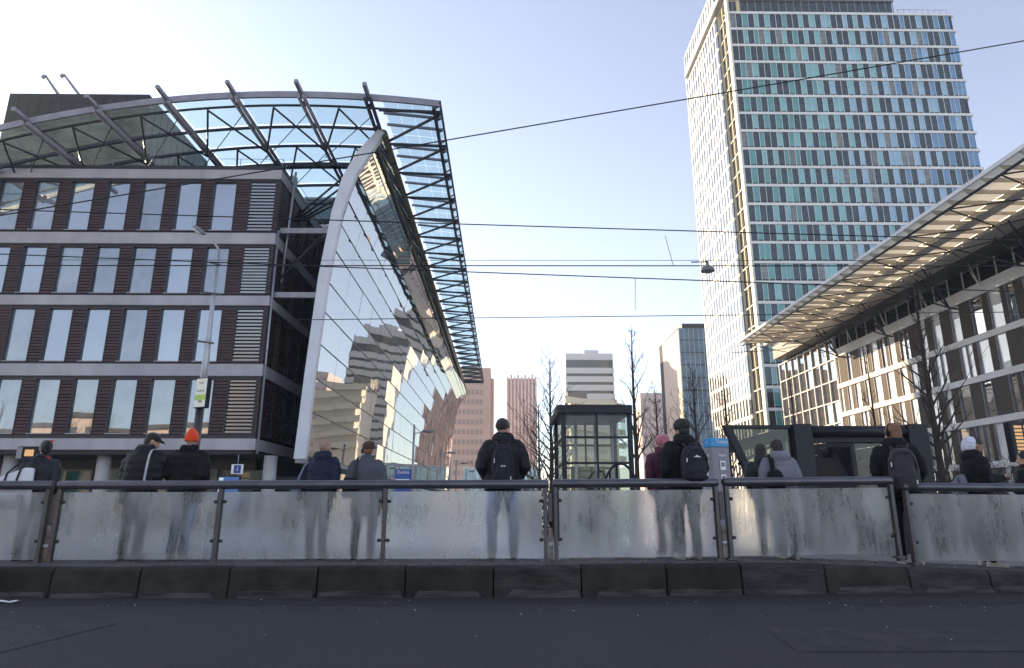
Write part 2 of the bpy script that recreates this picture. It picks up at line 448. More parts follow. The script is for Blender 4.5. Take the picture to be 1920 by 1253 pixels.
gs = MB(); rg0 = random.Random(5); n0 = 60; edge = [7.75 + rg0.uniform(-.12, .12) for _ in range(n0 + 1)]
for i in range(n0):
    xa0, xb0 = -9 + 18 * i / n0, -9 + 18 * (i + 1) / n0
    gs.add([(xa0, edge[i], .003), (xb0, edge[i + 1], .003), (xb0, 9.1, .003), (xa0, 9.1, .003)], [(0, 1, 2, 3)])
struct(gs.build('gutter_strip', M['gutter_dirt']))
struct(MB().add([(-7.5, 4.2, .004), (-3.9, 4.2, .004), (-3.55, 6.6, .004), (-7.9, 6.75, .004)], [(0, 1, 2, 3)]).build('road_patch', M['patch']))
struct(MB().add([(2.2, 5.3, .004), (9, 5.25, .004), (9, 6.35, .004), (2.35, 6.3, .004)], [(0, 1, 2, 3)]).build('road_patch', M['patch']))
def ztop(x):
    return .34 + .0022 * (x + 6) if x < 3.6 else .361 - (x - 3.6) * .042
def kerb_y(x):
    return 8.30 if x < .5 else 8.30 + .20 * min(1, (x - .5) / 2.6) + max(0, x - 3.1) * .07

# raised waiting platform: sheet under the tiles, then kerb stones and tiles as pieces
pl = MB(); xs = [-40] + [-9 + .6 * i for i in range(31)] + [30]
for a, b in zip(xs, xs[1:]):
    ya, yb, za, zb = kerb_y(a) + .1, kerb_y(b) + .1, max(ztop(a), .05) - .03, max(ztop(b), .05) - .03
    pl.add([(a, ya, za), (b, yb, zb), (b, 12.6, zb), (a, 12.6, za), (a, 12.6, -.002), (b, 12.6, -.002)], [(0,1,2,3), (3,2,5,4)])
platform = struct(pl.build('platform', M['platform']))
kerb = struct(bpy.data.objects.new('kerb', None)); col.objects.link(kerb); kerb.location = (0, 8.3, 0)
joints = [at(p, 1090, 8.33).x for p in (98, 263, 430, 595, 760, 925, 1090, 1253, 1400, 1565, 1735, 1900)]
st = joints[1] - joints[0]
joints = [joints[0] - st * k for k in (4, 3, 2, 1)] + joints + [joints[-1] + st * k for k in (1, 2, 3, 4)]
for i, (a, b) in enumerate(zip(joints, joints[1:])):
    a += .006 + rnd.random() * .006; b -= .006
    dz, dy = rnd.uniform(-.006, .006), rnd.uniform(-.008, .008)
    k = MB(); vs = []
    for x in (a, b):
        y, z = kerb_y(x) + dy, ztop(x) + dz
        vs += [(x, y - .02, -.03), (x, y, z * .55), (x, y + .012, z - .035), (x, y + .05, z), (x, y + .20, z), (x, y + .20, -.03)]
    k.add(vs, [(0,1,2,3,4,5), (11,10,9,8,7,6)] + [(j, 6+j, 6+(j+1) % 6, (j+1) % 6) for j in range(6)])
    # chamfer the two lower corners as the worn blocks show
    o = k.build('kerb_stone', M[rnd.choice(('kerb', 'kerb_b', 'kerb_c'))], kerb, rnd.choice((.009, .014, .02)), 2)
for i, (a, b) in enumerate(zip(joints, joints[1:])):      # mortar footing showing along the gutter, broken at the joints
    y = kerb_y((a + b) / 2)
    h = rnd.uniform(.05, .085)
    c0, c1 = rnd.choice((.02, .1, .02, .14)), rnd.choice((.02, .12, .02))
    n_ = 7; xa_, xb_ = a + c0 * 1.5 + .02, b - c1 * 1.5 - .02
    f = MB().prism([(a + c0, -.02)] + [(xa_ + (xb_ - xa_) * q_ / n_, h + rnd.uniform(-.012, .006)) for q_ in range(n_ + 1)] + [(b - c1, -.02)], y - .04 - rnd.random() * .01, y + .01)
    f.build('kerb_footing', M['kerb_light'], kerb, .006)
tile_me = MB().box(-.1475, .1475, -.1475, .1475, -.04, 0).mesh('paving_tile', M['tile'], .006)
for r_ in range(3):
    for i in range(58):
        x = -8.6 + .302 * i + (.15 if r_ % 2 else 0)
        y = kerb_y(x) + .36 + .302 * r_
        z = ztop(x) + rnd.uniform(-.004, .004)
        inst('paving_tile', tile_me, platform, Matrix.Translation((x, y, z)) @ Matrix.Rotation(rnd.uniform(-.012, .012), 4, 'X') @ Matrix.Rotation(rnd.uniform(-.01, .01), 4, 'Y') @ Matrix.Rotation(rnd.uniform(-.02, .02) + math.atan2(kerb_y(x + .1) - kerb_y(x - .1), .2), 4, 'Z'))

# ================================================================ TERRACOTTA OFFICE BLOCK
FY, CX, LX = 33.0, -12.34, -42.0
bb = thing('office_block', 'dark terracotta office block with pale concrete floor bands and tall windows', 'building', (CX, FY, 0))
BANDS = [(18.4, 18.95), (14.56, 15.2), (11.12, 11.66), (7.37, 8.0), (3.66, 4.22)]
ROWS = [(15.32, 18.28), (11.76, 14.46), (8.1, 11.0), (4.42, 7.27)]
for z0, z1 in BANDS:
    box('concrete_band', M['concrete'], bb, LX, CX + .06, FY - .08, FY + .5, z0, z1, bevel=.02)
    box('concrete_band', M['concrete'], bb, CX - .4, CX + .06, FY + .504, 64, z0, z1, bevel=.02)
box('parapet', M['darkframe'], bb, LX, CX + .02, FY - .03, FY + .5, 18.952, 19.2)
box('parapet', M['darkframe'], bb, CX - .4, CX + .02, FY + .502, 64, 18.952, 19.2)
box('core_wall', M['black'], bb, LX, CX - .42, FY + .45, 64, 3.7, 18.9)
box('roof_slab', M['steel_dark'], bb, LX + .1, CX - .45, FY + .55, 63.5, 18.91, 19.0)
win_x = [-14.67 - 1.931 * k for k in range(14)]                 # right edge of each window
WW = 1.30
def clad(x0, x1, z0, z1, y):
    """ridged terracotta courses as one corrugated sheet"""
    n = max(4, round((z1 - z0) / .165)); h = (z1 - z0) / n; c = MB(); pr = []
    for i in range(n):
        b = z0 + i * h
        pr += [(y + .05, b), (y, b + h * .14), (y, b + h * .86), (y + .05, b + h)]
    pts = [(x, p[0], p[1]) for p in pr for x in (x0, x1)]
    c.add(pts, [(2*i, 2*i+1, 2*i+3, 2*i+2) for i in range(len(pr) - 1)])
    return c
def clad_side(y0, y1, z0, z1, x):
    n = max(4, round((z1 - z0) / .165)); h = (z1 - z0) / n; c = MB(); pr = []
    for i in range(n):
        b = z0 + i * h
        pr += [(x - .05, b), (x, b + h * .14), (x, b + h * .86), (x - .05, b + h)]
    pts = [(p[0], y, p[1]) for p in pr for y in (y0, y1)]
    c.add(pts, [(2*i, 2*i+1, 2*i+3, 2*i+2) for i in range(len(pr) - 1)])
    return c
slat_me = MB().prism([(-.012, -.05), (.012, -.05), (.004, .05), (-.02, .05)], -.68, .68, 'x').mesh('louvre_slat', M['slat'])
for ri, (z0, z1) in enumerate(ROWS):
    zb = BANDS[ri + 1][1]; zt = BANDS[ri][0]
    edges = [CX - .1]
    # sill and head strips
    box('head_trim', M['darkframe'], bb, LX, CX - .02, FY + .06, FY + .2, z1 + .002, zt - .002)
    box('sill_trim', M['darkframe'], bb, LX, CX - .02, FY + .06, FY + .2, zb + .002, z0 - .002)
    spans = [(-13.98, -12.52)] + [(x - WW, x) for x in win_x]
    # cladding between the openings
    prev = CX - .02
    for a, b in spans:
        o = clad(b, prev, z0, z1, FY); o.build('cladding', M['terracotta'], bb)['kind'] = 'stuff'
        prev = a
    clad(LX, prev, z0, z1, FY).build('cladding', M['terracotta'], bb)['kind'] = 'stuff'
    for k, (a, b) in enumerate(spans):
        fr = MB(); d0, d1 = FY - .015, FY + .30
        fr.box(a, a + .05, d0, d1, z0, z1); fr.box(b - .05, b, d0, d1, z0, z1)
        fr.box(a + .05, b - .05, d0 + .002, d1, z0, z0 + .06); fr.box(a + .05, b - .05, d0 + .002, d1, z1 - .06, z1)
        if k == 0:
            w = fr.build('louvre', M['darkframe'], bb)
            box('louvre_backing', M['black'], w, a + .05, b - .05, FY + .24, FY + .3, z0 + .06, z1 - .06)
            n = 15
            for i in range(n):
                inst('louvre_slat', slat_me, w, (((a + b) / 2), FY + .08, z0 + .14 + (z1 - z0 - .28) * i / (n - 1)))
        else:
            w = fr.build('window', M['darkframe'], bb)
            g = MB().box(a + .05, b - .05, -.012, .012, z0 + .06, z1 - .06)
            gm = g.mesh('pane', M[rnd.choice(('office_glass', 'office_glass', 'office_light', 'office_dark'))])
            tl = rnd.gauss(0, .004); ti = rnd.gauss(0, .004)
            inst('pane', gm, w, Matrix.Translation((0, FY + .14, 0)) @ Matrix.Translation(((a+b)/2, 0, (z0+z1)/2)) @ Matrix.Rotation(tl, 4, 'Z') @ Matrix.Rotation(ti, 4, 'X') @ Matrix.Translation((-(a+b)/2, 0, -(z0+z1)/2)))
            box('sill', M['steel_grey'], w, a + .02, b - .02, FY - .05, FY - .02, z0 + .01, z0 + .06)
    # the flank towards the glass hall
    y = FY + .35; j = 0
    while y < 46:
        wd = 1.05 if j % 2 == 0 else .75
        if j % 2 == 0:
            clad_side(y, y + wd, z0, z1, CX).build('cladding', M['terracotta'], bb)['kind'] = 'stuff'
        else:
            lv = MB().box(CX - .32, CX + .01, y, y + .04, z0, z1).box(CX - .32, CX + .01, y + wd - .04, y + wd, z0, z1).build('louvre', M['darkframe'], bb)
            s = MB()
            for i in range(17):
                zz = z0 + .1 + (z1 - z0 - .2) * i / 16
                s.prism([(CX - .14, zz - .04), (CX - .02, zz + .03), (CX - .01, zz + .03), (CX - .13, zz - .04)], y + .04, y + wd - .04)
            s.build('slat_set', M['slat'] if ri == 3 else M['slat_dark'], lv)['kind'] = 'stuff'
        y += wd; j += 1
    box('corner_post', M['darkframe'], bb, CX - .12, CX - .004, FY + .02, FY + .34, z0, z1)
# ground floor: soffit, columns, set-back wall with brown window frames
box('soffit', M['soffit_dark'], bb, LX, CX - .05, FY + .01, 45, 3.45, 3.655)
box('recessed_wall', M['wall_dark'], bb, LX, CX - 1.2, FY + 3.6, FY + 3.9, .002, 3.44)
for px in (20, 195, 507):
    c = at(px, 870, 34.0)
    MB().path([(c.x, 34, .0), (c.x, 34, 3.448)], .33, 20).build('column', M['column'], bb)
for a, b, z0, z1 in ((-24.2, -22.2, .5, 2.9), (-19.2, -17.3, .4, 2.95), (-21.6, -19.6, .4, 2.95), (-15.2, -12.75, 1.85, 2.85), (-27.5, -25, .4, 2.9), (-16.6, -15.5, .3, 2.9)):
    y = FY + 3.5; f = MB()
    for c in ((a, a + .1, z0, z1), (b - .1, b, z0, z1)): f.box(c[0], c[1], y - .05, y + .08, c[2], c[3])
    f.box(a + .1, b - .1, y - .048, y + .08, z0, z0 + .1).box(a + .1, b - .1, y - .048, y + .08, z1 - .1, z1)
    f.box(a + .1, b - .1, y - .046, y + .08, z0 + (z1 - z0) * .55, z0 + (z1 - z0) * .55 + .07)
    w = f.build('shop_window', M['wood_frame'], bb)
    box('pane', M['station_green'], w, a + .1, b - .1, y + .01, y + .04, z0 + .1, z1 - .1)
rl = MB()                                                       # roof guard rail
for x in [CX - .3 - 2.4 * k for k in range(12)]: rl.tube((x, 33.9, 19.0), (x, 33.9, 20.15), .02, n=5)
for z in (19.6, 20.15): rl.tube((CX - .3, 33.9, z), (LX, 33.9, z), .015, n=5)
rl.tube((CX - .3, 33.9, 20.15), (CX - .3, 45, 20.15), .015, n=5).tube((CX - .3, 33.9, 19.6), (CX - .3, 45, 19.6), .015, n=5)
for k in range(6): rl.tube((CX - .3, 34.5 + 2 * k, 19), (CX - .3, 34.5 + 2 * k, 20.15), .02, n=5)
rl.build('guard_rail', M['steel_grey'], bb)

# ================================================================ GLASS HALL with its great canopy
hall = thing('glass_hall', 'leaning mirrored glass hall under a huge cantilevered glass canopy', 'building', (-9.6, 32.6, 0))
def arch(x): return 21.58 - .0098 * (x + 11.0) ** 2 if x < -11 else 21.58 - .0083 * (x + 11.0) ** 2
PROF = [(-9.61, 3.35), (-9.47, 7.46), (-9.13, 12.58), (-8.67, 16.22), (-8.03, 18.44), (-7.24, 19.91), (-6.72, 20.85)]
def prof(z):
    for (x0, z0), (x1, z1) in zip(PROF, PROF[1:]):
        if z <= z1: return x0 + (x1 - x0) * (z - z0) / (z1 - z0)
    return PROF[-1][0]
ZR = [3.35, 5.5, 7.2, 8.97, 10.7, 12.3, 14.1, 15.6, 17.0, 18.5, 19.8, 20.85]
HY0, HY1 = 32.75, 119.0
YR = [HY0 + (HY1 - HY0) * i / 25 for i in range(26)]
for i in range(25):
    for j in range(11):
        y0, y1, z0, z1 = YR[i] + .02, YR[i+1] - .02, ZR[j] + .02, ZR[j+1] - .02
        q = [V((prof(z0), y0, z0)), V((prof(z0), y1, z0)), V((prof(z1), y1, z1)), V((prof(z1), y0, z1))]
        c = sum(q, V()) / 4; a, b = rnd.gauss(0, .0024), rnd.gauss(0, .0024)
        vs = [p + V((1, 0, 0)) * ((p.y - c.y) * a + (p.z - c.z) * b) for p in q]
        MB().add(vs + [p - V((.03, 0, 0)) for p in vs], [(0,1,2,3), (7,6,5,4), (0,4,5,1), (1,5,6,2), (2,6,7,3), (3,7,4,0)]).build('glass_panel', M['hall_glass'], hall)
for j in range(0, 12):
    z = ZR[j]; x = prof(z)
    box('glazing_bar', M['steel_dark'], hall, x - .10, x + .012, HY0, HY1, z - .035, z + .035)
# pale edge frame
fo = [(-10.16, 3.2), (-9.96, 7.46), (-9.66, 12.58), (-9.22, 16.22), (-8.80, 18.2), (-8.1, 19.75), (-6.98, 21.2)]
fi = [(-9.60, 3.2)] + PROF[1:-1] + [(-6.66, 21.0)]
fm = MB()
for k in range(6): fm.prism([fo[k], fo[k+1], fi[k+1], fi[k]], 32.35, 32.74)
fm.build('edge_frame', M['steel_white'], hall)
box('glass_panel', M['station_green'], hall, -10.5, -10.42, 36, 119, .002, 3.1)
box('base_beam', M['concrete'], hall, -10.6, -9.55, 34.0, 119, 3.1, 3.33)
box('end_frame', M['steel_white'], hall, -9.9, -9.3, 119.02, 119.4, 0, 20.7)
# gutter beam along the top of the glass
MB().path([(-6.75, 32.5, 21.0), (-6.75, 122, 21.0)], .26, 12).build('gutter_beam', M['gutter'], hall)
MB().path([(-7.15, 32.9, 20.35), (-7.15, 122, 20.35)], .16, 10).build('gutter_beam', M['gutter'], hall)
# main ribs with tips running out over the fascia
ribx = [-7.03 - 3.43 * k for k in range(8)]
for x in ribx:
    z = arch(x)
    r = MB().beam((x, 28.7, z + .02), (x, 30.0, z - .02), .20, .24)
    r.build('rib_tip', M['steel_grey'], hall, .03)
    r2 = MB().path([(x - .13, 29.6, z - .22), (x - .13, 48, z - .22)], .10, 10).path([(x + .13, 29.6, z - .22), (x + .13, 48, z - .22)], .10, 10)
    for k in range(9): r2.beam((x - .13, 30.2 + 2 * k, z - .22), (x + .13, 30.2 + 2 * k, z - .22), .1, .12)
    r2.build('rib', M['steel_grey' if x < -8 else 'steel_dark'], hall)
# curved front fascia, then purlins along the arch
xs = [-3.3 - 1.2 * k for k in range(30)]
fa = MB()
for a, b in zip(xs, xs[1:]): fa.beam((a, 29.8, arch(a) - .02), (b, 29.8, arch(b) - .02), .12, .34)
fa.build('fascia', M['steel_grey'], hall)
for y, w, dz in ((30.6, .09, -.12), (32.6, .12, -.14), (34.6, .12, -.14), (36.8, .30, -.2), (39.5, .14, -.14), (42.2, .14, -.14), (45, .3, -.2)):
    pu = MB()
    for a, b in zip(xs, xs[1:]):
        if b < -3.4 and (a <= -6.6 or y < 30.7): pu.beam((a, y, arch(a) + dz), (b, y, arch(b) + dz), w, w)
    pu.build('purlin', M['steel_dark'], hall)
# bracing between the ribs
for k in range(len(ribx) - 1):
    x0, x1 = ribx[k], ribx[k+1]; xm = (x0 + x1) / 2
    for ya, yb in ((30.6, 34.6), (34.6, 38.8)):
        b = MB().tube((x0, yb, arch(x0) - .5), (xm, ya, arch(xm) - .25), .055, n=6).tube((x1, yb, arch(x1) - .5), (xm, ya, arch(xm) - .25), .055, n=6)
        b.tube((x0, ya + .4, arch(x0) - .3), (x1, yb, arch(x1) - .9), .025, n=5)
        b.build('bracing', M['steel_dark'], hall)
# roof panes over the hall front
for k in range(len(ribx)):
    x1 = ribx[k] - .16; x0 = (ribx[k+1] if k + 1 < len(ribx) else ribx[k] - 3.43) + .16
    for ya, yb in ((29.9, 32.5), (32.7, 34.55), (34.7, 36.6), (36.95, 39.4), (39.6, 42.1), (42.3, 44.8)):
        xm = (x0 + x1) / 2; g = MB()
        for a, b in ((x0, xm), (xm, x1)):
            g.add([(a, ya, arch(a)), (b, ya, arch(b)), (b, yb, arch(b)), (a, yb, arch(a))], [(0, 1, 2, 3)])
        g.build('roof_pane', M['canopy_glass'], hall)
# wall of the hall behind the roof edge: slatted band and dark glazing
for i in range(6):
    z0 = 18.2 + .55 * i; s = MB()
    for a, b in zip(xs[3:], xs[4:]):
        top = min(arch(a), arch(b)) - .35
        if z0 + .4 < top: s.box(b, a, 45.4 + .05 * i, 45.6 + .05 * i, z0, z0 + .42)
    if s.v: s.build('clerestory_band', M['hall_back'], hall)
MB().prism([(-12.2, 3.4)] + [(x - .35, z) for x, z in PROF] + [(-12.2, 20.85)], 46.2, 46.4).build('hall_back_wall', M['hall_back'], hall)
for z in (8, 11.6, 15.2, 17.2, 19.2): box('floor_edge', M['steel_grey'], hall, -12.25, prof(min(z, 20.8)) - .15, 44.6, 46.1, z - .12, z + .12)
for x in (-12.0, -10.6): box('mast', M['steel_white'], hall, x - .2, x + .2, 43.6, 44.0, 3, 20.9)
box('mast', M['steel_white'], hall, -13.75, -13.25, 38, 38.4, 19.02, 21.3)
for z in (11.9, 15.6): MB().beam((-12.3, 33.6, z), (-9.4, 33.6, z - .0), .2, .3).build('tie_beam', M['steel_grey'], hall)
for i in range(5): MB().tube((-12.2, 34 + i * 1.2, 13.0 + i * 1.2), (-8.8, 36.5 + i * 1.6, 19.2), .06, n=6).build('strut', M['steel_dark'], hall)
for i in range(4): MB().tube((-12.2, 34.5 + i * .8, 16.5 + .4 * i), (-7.3, 33.6 + 1.1 * i, 20.6), .06, n=6).build('strut', M['steel_dark'], hall)
MB().tube((-12.2, 34.2, 12.8), (-11.95, 34.2, 19.5), .07, n=6).tube((-12.3, 33.3, 15.5), (-12.3, 33.3, 3.5), .07, n=6).build('down_pipe', M['pole'], hall)
# long overhang beyond the glass: struts, purlins, edge truss and panes
OX0, OX1 = -6.55, -3.32
zo = lambda x: arch(max(x, -11)) - .02 if True else 0
bays = [29.9 + 3.35 * k for k in range(24)]
for k, y in enumerate(bays):
    z0, z1 = arch(OX0), arch(OX1)
    MB().beam((OX0, y + .3, z0 - .45), (OX1, y + .3, z1 - .25), .11, .13).build('cross_strut', M['steel_dark'], hall)
    if k < 23: MB().beam((OX0, y + 3.35, z0 - .45), (OX1 - .05, y + .5, z1 - .25), .10, .12).build('cross_strut', M['steel_dark'], hall)
    for dy in (1.1, 2.2):
        MB().beam((OX0 + .1, y + dy, z0 - .1), (OX1, y + dy, z1 - .1), .12, .12).build('purlin', M['steel_grey'], hall)
    if k < 23:
        for i in range(4):
            a, b = OX0 + .2 + i * .76, OX0 + .2 + i * .76 + .735
            MB().add([(a, y + .02, arch(a) + .02), (b, y + .02, arch(b) + .02), (b, y + 3.31, arch(b) + .02), (a, y + 3.31, arch(a) + .02)], [(0,1,2,3)]).build('roof_pane', M['canopy_glass'], hall)
ze = arch(OX1)
MB().beam((OX1, 29.7, ze), (OX1, 108.3, ze), .10, .16).build('edge_rail', M['steel_dark'], hall)
MB().beam((OX1 - .32, 29.7, ze - .28), (OX1 - .32, 108.3, ze - .28), .16, .2).build('edge_rail', M['steel_dark'], hall)
el = MB()
for k in range(70): el.beam((OX1 - .3, 29.9 + 1.117 * k, ze - .26), (OX1, 29.9 + 1.117 * k, ze - .04), .06, .06)
el.build('edge_ladder', M['steel_dark'], hall)['kind'] = 'stuff'
box('end_beam', M['steel_dark'], hall, -9, OX1, 108.2, 108.4, ze - .4, ze)

# ================================================================ DARK TOWER behind the hall roof
dt = thing('dark_tower', 'black glass office tower with two roof cranes behind the curved canopy', 'building', (-69.6, 95, 0))
box('tower_body', M['black'], dt, -81, -58.3, 95, 117, 0, 66.2)
dp = MB().box(-.78, .78, -.1, 0, -.78, .78).mesh('cladding_panel', M['black'], .08)
for i in range(13):
    for j in range(9):
        inst('cladding_panel', dp, dt, (-80.1 + 1.74 * i, 94.99, 65.2 - 1.74 * j))
for k in range(10): box('cladding_panel', M['darkframe'], dt, -58.29, -58.2, 95.3 + 2 * k, 97.1 + 2 * k, 50, 66)
for p0, p1 in (((85, 142), (132, 172)), ((120, 140), (172, 170))):
    a, b = at(*p0, 99), at(*p1, 99); b.z = 66.2
    j = MB().tube(b, a, .35, .2, 8).tube(a, a + V((-.5, 0, -.5)), .3, n=8).box(b.x - .8, b.x + .8, 98.3, 99.7, 66.2, 67.0)
    j.build('roof_crane', M['steel_grey'], dt)
box('crane_cabin', M['steel_grey'], dt, -73.4, -70.8, 98, 100, 66.2, 67.6)

# unseen slab added behind the hall, height and ends shaped to shade the station
ob = thing('shade_slab', 'unseen grey office slab added behind the hall to shade the station', 'building', (-30, 72, 0))
box('wall', M['hall_back'], ob, -52, -13.2, 72, 106.5, 0, 36.2)
for k in range(9):
    box('floor_band', M['steel_grey'], ob, -52, -13.1, 71.85, 71.99, 3.0 + 3.7 * k, 3.9 + 3.7 * k)
    box('floor_band', M['steel_grey'], ob, -13.19, -13.05, 72, 106.5, 3.0 + 3.7 * k, 3.9 + 3.7 * k)
box('roof_edge', M['steel_grey'], ob, -52.2, -13.0, 71.8, 106.7, 36.21, 36.5)

# ================================================================ TEAL GLASS TOWER
tw = thing('glass_tower', 'tall tower of teal and blue glass with a sunlit white gridded side', 'building', (41.2, 102, 0))
TX0, TX1, TY = 41.2, 83.4, 102.0
FH, TOP = 3.512, 89.5
box('core', M['black'], tw, TX0 + .4, TX1 - .2, TY + .3, 127.5, 0, TOP - .2)
nfl = 25; STOP_ = 99.6
pane_me = {}
def pane_mesh(w, mk):
    key = (w, mk)
    if key not in pane_me:
        pane_me[key] = MB().box(-w/2 + .03, w/2 - .03, -.04, .02, -(FH - .62)/2, (FH - .62)/2).mesh('pane', M[mk])
    return pane_me[key]
count = 0; rest = {}
sp = MB()
for f in range(nfl):
    z1 = TOP - FH * f; zc = z1 - FH / 2 - .06
    box('floor_band', M['tower_white'], tw, TX0 + .02, TX1, TY - .12, TY + .3, z1 - .50, z1 - .02)
    box('floor_band', M['tower_white'], tw, TX1 + .002, TX1 + .1, TY + .1, 127, z1 - .5, z1 - .02)
    x = TX0 + .35; prev = 'c'
    while x < TX1 - 1.0:
        if prev == 'c':
            seq = ['d'] * (2 if rnd.random() < .28 else 1); prev = 'd'
        else:
            seq = ['c'] * (2 if rnd.random() < .14 else 1); prev = 'c'
        for s in seq:
            t = (x - TX0) / (TX1 - TX0)
            if s == 'd':
                w = 1.14; mk = 'tower_mid' if rnd.random() < .11 else 'tower_dark'
            else:
                w = rnd.choice((.8, .95, 1.1)); u = t + rnd.uniform(-.17, .17)
                mk = 'teal' if u < .2 else 'teal_pale' if u < .48 else 'sky_panel' if u < .82 else 'blue_panel'  # reflected teal-to-blue drift along the front, put into the pane colours
            if x + w > TX1 - .1: break
            c = V((x + w/2, TY + .05 + (.03 if s == 'd' else 0), zc))
            if count < 300 and f < 13:
                inst('pane', pane_mesh(w, mk), tw, c); count += 1
            else:
                g = rest.setdefault(mk, MB()); h = (FH - .62) / 2
                g.box(c.x - w/2 + .03, c.x + w/2 - .03, c.y - .04, c.y + .02, c.z - h, c.z + h)
            sp.box(x - .035, x + .035, TY - .06, TY + .1, z1 - FH + .002, z1 - .502)
            x += w
for mk, g in rest.items(): g.build('pane_field', M[mk], tw)['kind'] = 'stuff'
sp.build('mullion_set', M['tower_white'], tw)['kind'] = 'stuff'
box('corner_pier', M['tower_lit'], tw, TX0 - .02, TX0 + .36, TY - .14, TY + 1.0, 0, STOP_ + 1)
# penthouse storey and roof rail
box('penthouse', M['tower_dark'], tw, TX0 + 1, 73.0, TY + 1.2, 126, TOP, TOP + 3.4)
box('penthouse_roof', M['steel_grey'], tw, TX0 - 1, 73.3, TY + .8, 126.5, TOP + 3.41, TOP + 4.6)
pm = MB()
for k in range(22): pm.box(TX0 + 1.5 + k * 1.45, TX0 + 1.6 + k * 1.45, TY + 1.08, TY + 1.2, TOP + .02, TOP + 3.38)
pm.build('mullion_set', M['steel_grey'], tw)['kind'] = 'stuff'
rr = MB()
for k in range(9): rr.tube((73.6 + 1.15 * k, TY + .6, TOP), (73.6 + 1.15 * k, TY + .6, TOP + 1.3), .04, n=5)
rr.tube((73.4, TY + .6, TOP + 1.3), (83, TY + .6, TOP + 1.3), .04, n=5)
rr.build('roof_rail', M['steel_grey'], tw)
# sunlit side with its deep white grid
SX, SY0, SY1, STOP = 40.85, 106.9, 128.0, 99.6
box('side_slab', M['tower_lit'], tw, SX + .3, SX + 4, SY0, SY1, 0, STOP)
sg, gl = MB(), MB()
nb = 14; pw = (SY1 - SY0) / nb
nflo = 28
for f in range(nflo + 1):
    z = STOP - FH * f
    box('floor_band', M['tower_lit'], tw, SX - .02, SX + .29, SY0 + .002, SY1, z - .62, z - .02)
for f in range(nflo):
    z = STOP - FH * f
    for b in range(nb):
        y = SY0 + pw * b
        wd = rnd.choice((.5, .62, .7))
        sg.box(SX, SX + .28, y + wd * pw, y + pw - .01, z - FH - .018, z - .622)
        gl.box(SX + .05, SX + .09, y, y + wd * pw - .01, z - FH - .018, z - .622)
sg.build('fin_set', M['white_fin'], tw)['kind'] = 'stuff'
gl.build('pane_field', M['station_glass'], tw)['kind'] = 'stuff'
box('slot_back', M['tower_yellow'], tw, SX + 2.6, SX + 3.2, TY + 1.0, SY0, 0, STOP)
for f in range(-3, 26):
    z = TOP - FH * f
    MB().box(SX + .5, SX + 2.6, TY + 1.1, SY0 - .1, z - .3, z - .1).build('slot_landing', M['tower_lit'], tw)
    MB().beam((SX + 1.0, TY + 1.2, z - FH + .1), (SX + 1.0, SY0 - .2, z - .4), .16, .2).build('slot_brace', M['tower_yellow'], tw)
    MB().box(SX + .4, SX + .6, TY + 2.6, TY + 2.8, z - FH, z - .32).build('slot_post', M['tower_yellow'], tw)

# ================================================================ STATION BUILDING with the sunlit canopy
sb = thing('station_building', 'charcoal brick building with white bands below a long glowing roof canopy', 'building', (37, 45, 0))
SXF = 37.0; Y0, Y1 = 16.0, 70.8
LV = [17.3, 13.85, 10.75, 7.45, 4.2]
box('core', M['black'], sb, SXF + .6, 60, Y0, 86, 0, 19.3)
for z in LV:
    box('white_band', M['station_white'], sb, SXF - .10, SXF + .5, Y0, Y1 + .3, z - .5, z, bevel=.02)
for i, zt in enumerate(LV):
    zb = (LV[i+1] if i + 1 < len(LV) else 0.0); zt -= .502
    y = Y0
    while y < Y1:
        pw_ = rnd.choice((.5, .7, .9, 1.3, 1.7)); y2 = min(y + pw_, Y1)
        box('brick_pier', M['brick_dark'], sb, SXF, SXF + .4, y, y2, zb + .002, zt)
        y = y2
        if y >= Y1: break
        ww = rnd.choice((.8, 1.1, 1.3, 1.5)); y2 = min(y + ww, Y1)
        f = MB().box(SXF - .02, SXF + .3, y + .001, y + .04, zb + .002, zt).box(SXF - .02, SXF + .3, y2 - .04, y2 - .001, zb + .002, zt)
        if ww > 1.4: f.box(SXF - .018, SXF + .3, (y + y2)/2 - .03, (y + y2)/2 + .03, zb + .002, zt)
        w = f.build('window', M['steel_grey'], sb)
        mk = rnd.choice(('station_green', 'station_glass', 'station_pale')) if i >= 3 else rnd.choice(('station_pale', 'station_pale', 'station_pale', 'station_glass'))
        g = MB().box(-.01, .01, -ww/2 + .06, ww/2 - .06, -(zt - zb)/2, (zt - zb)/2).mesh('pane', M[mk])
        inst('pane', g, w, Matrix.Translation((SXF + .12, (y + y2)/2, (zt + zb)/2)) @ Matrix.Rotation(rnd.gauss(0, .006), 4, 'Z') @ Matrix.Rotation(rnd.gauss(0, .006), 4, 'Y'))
        y = y2
# terrace, clerestory and its posts
box('terrace_front', M['station_white'], sb, SXF - .05, SXF + .3, Y0, Y1 + .3, 17.302, 17.75)
for k in range(30):
    y = Y0 + 1 + 1.85 * k
    if y > Y1 + 14: break
    box('clerestory_post', M['station_white'], sb, SXF + .55, SXF + .7, y, y + .14, 17.3, 19.5)
    if y + 1.8 < 86: box('clerestory_pane', M['station_glass' if k % 3 else 'station_green'], sb, SXF + .62, SXF + .66, y + .15, y + 1.84, 17.4, 19.5)
box('upper_wall', M['upper_wall'], sb, 35.6, 60, Y0, 84, 19.5, 21.2)
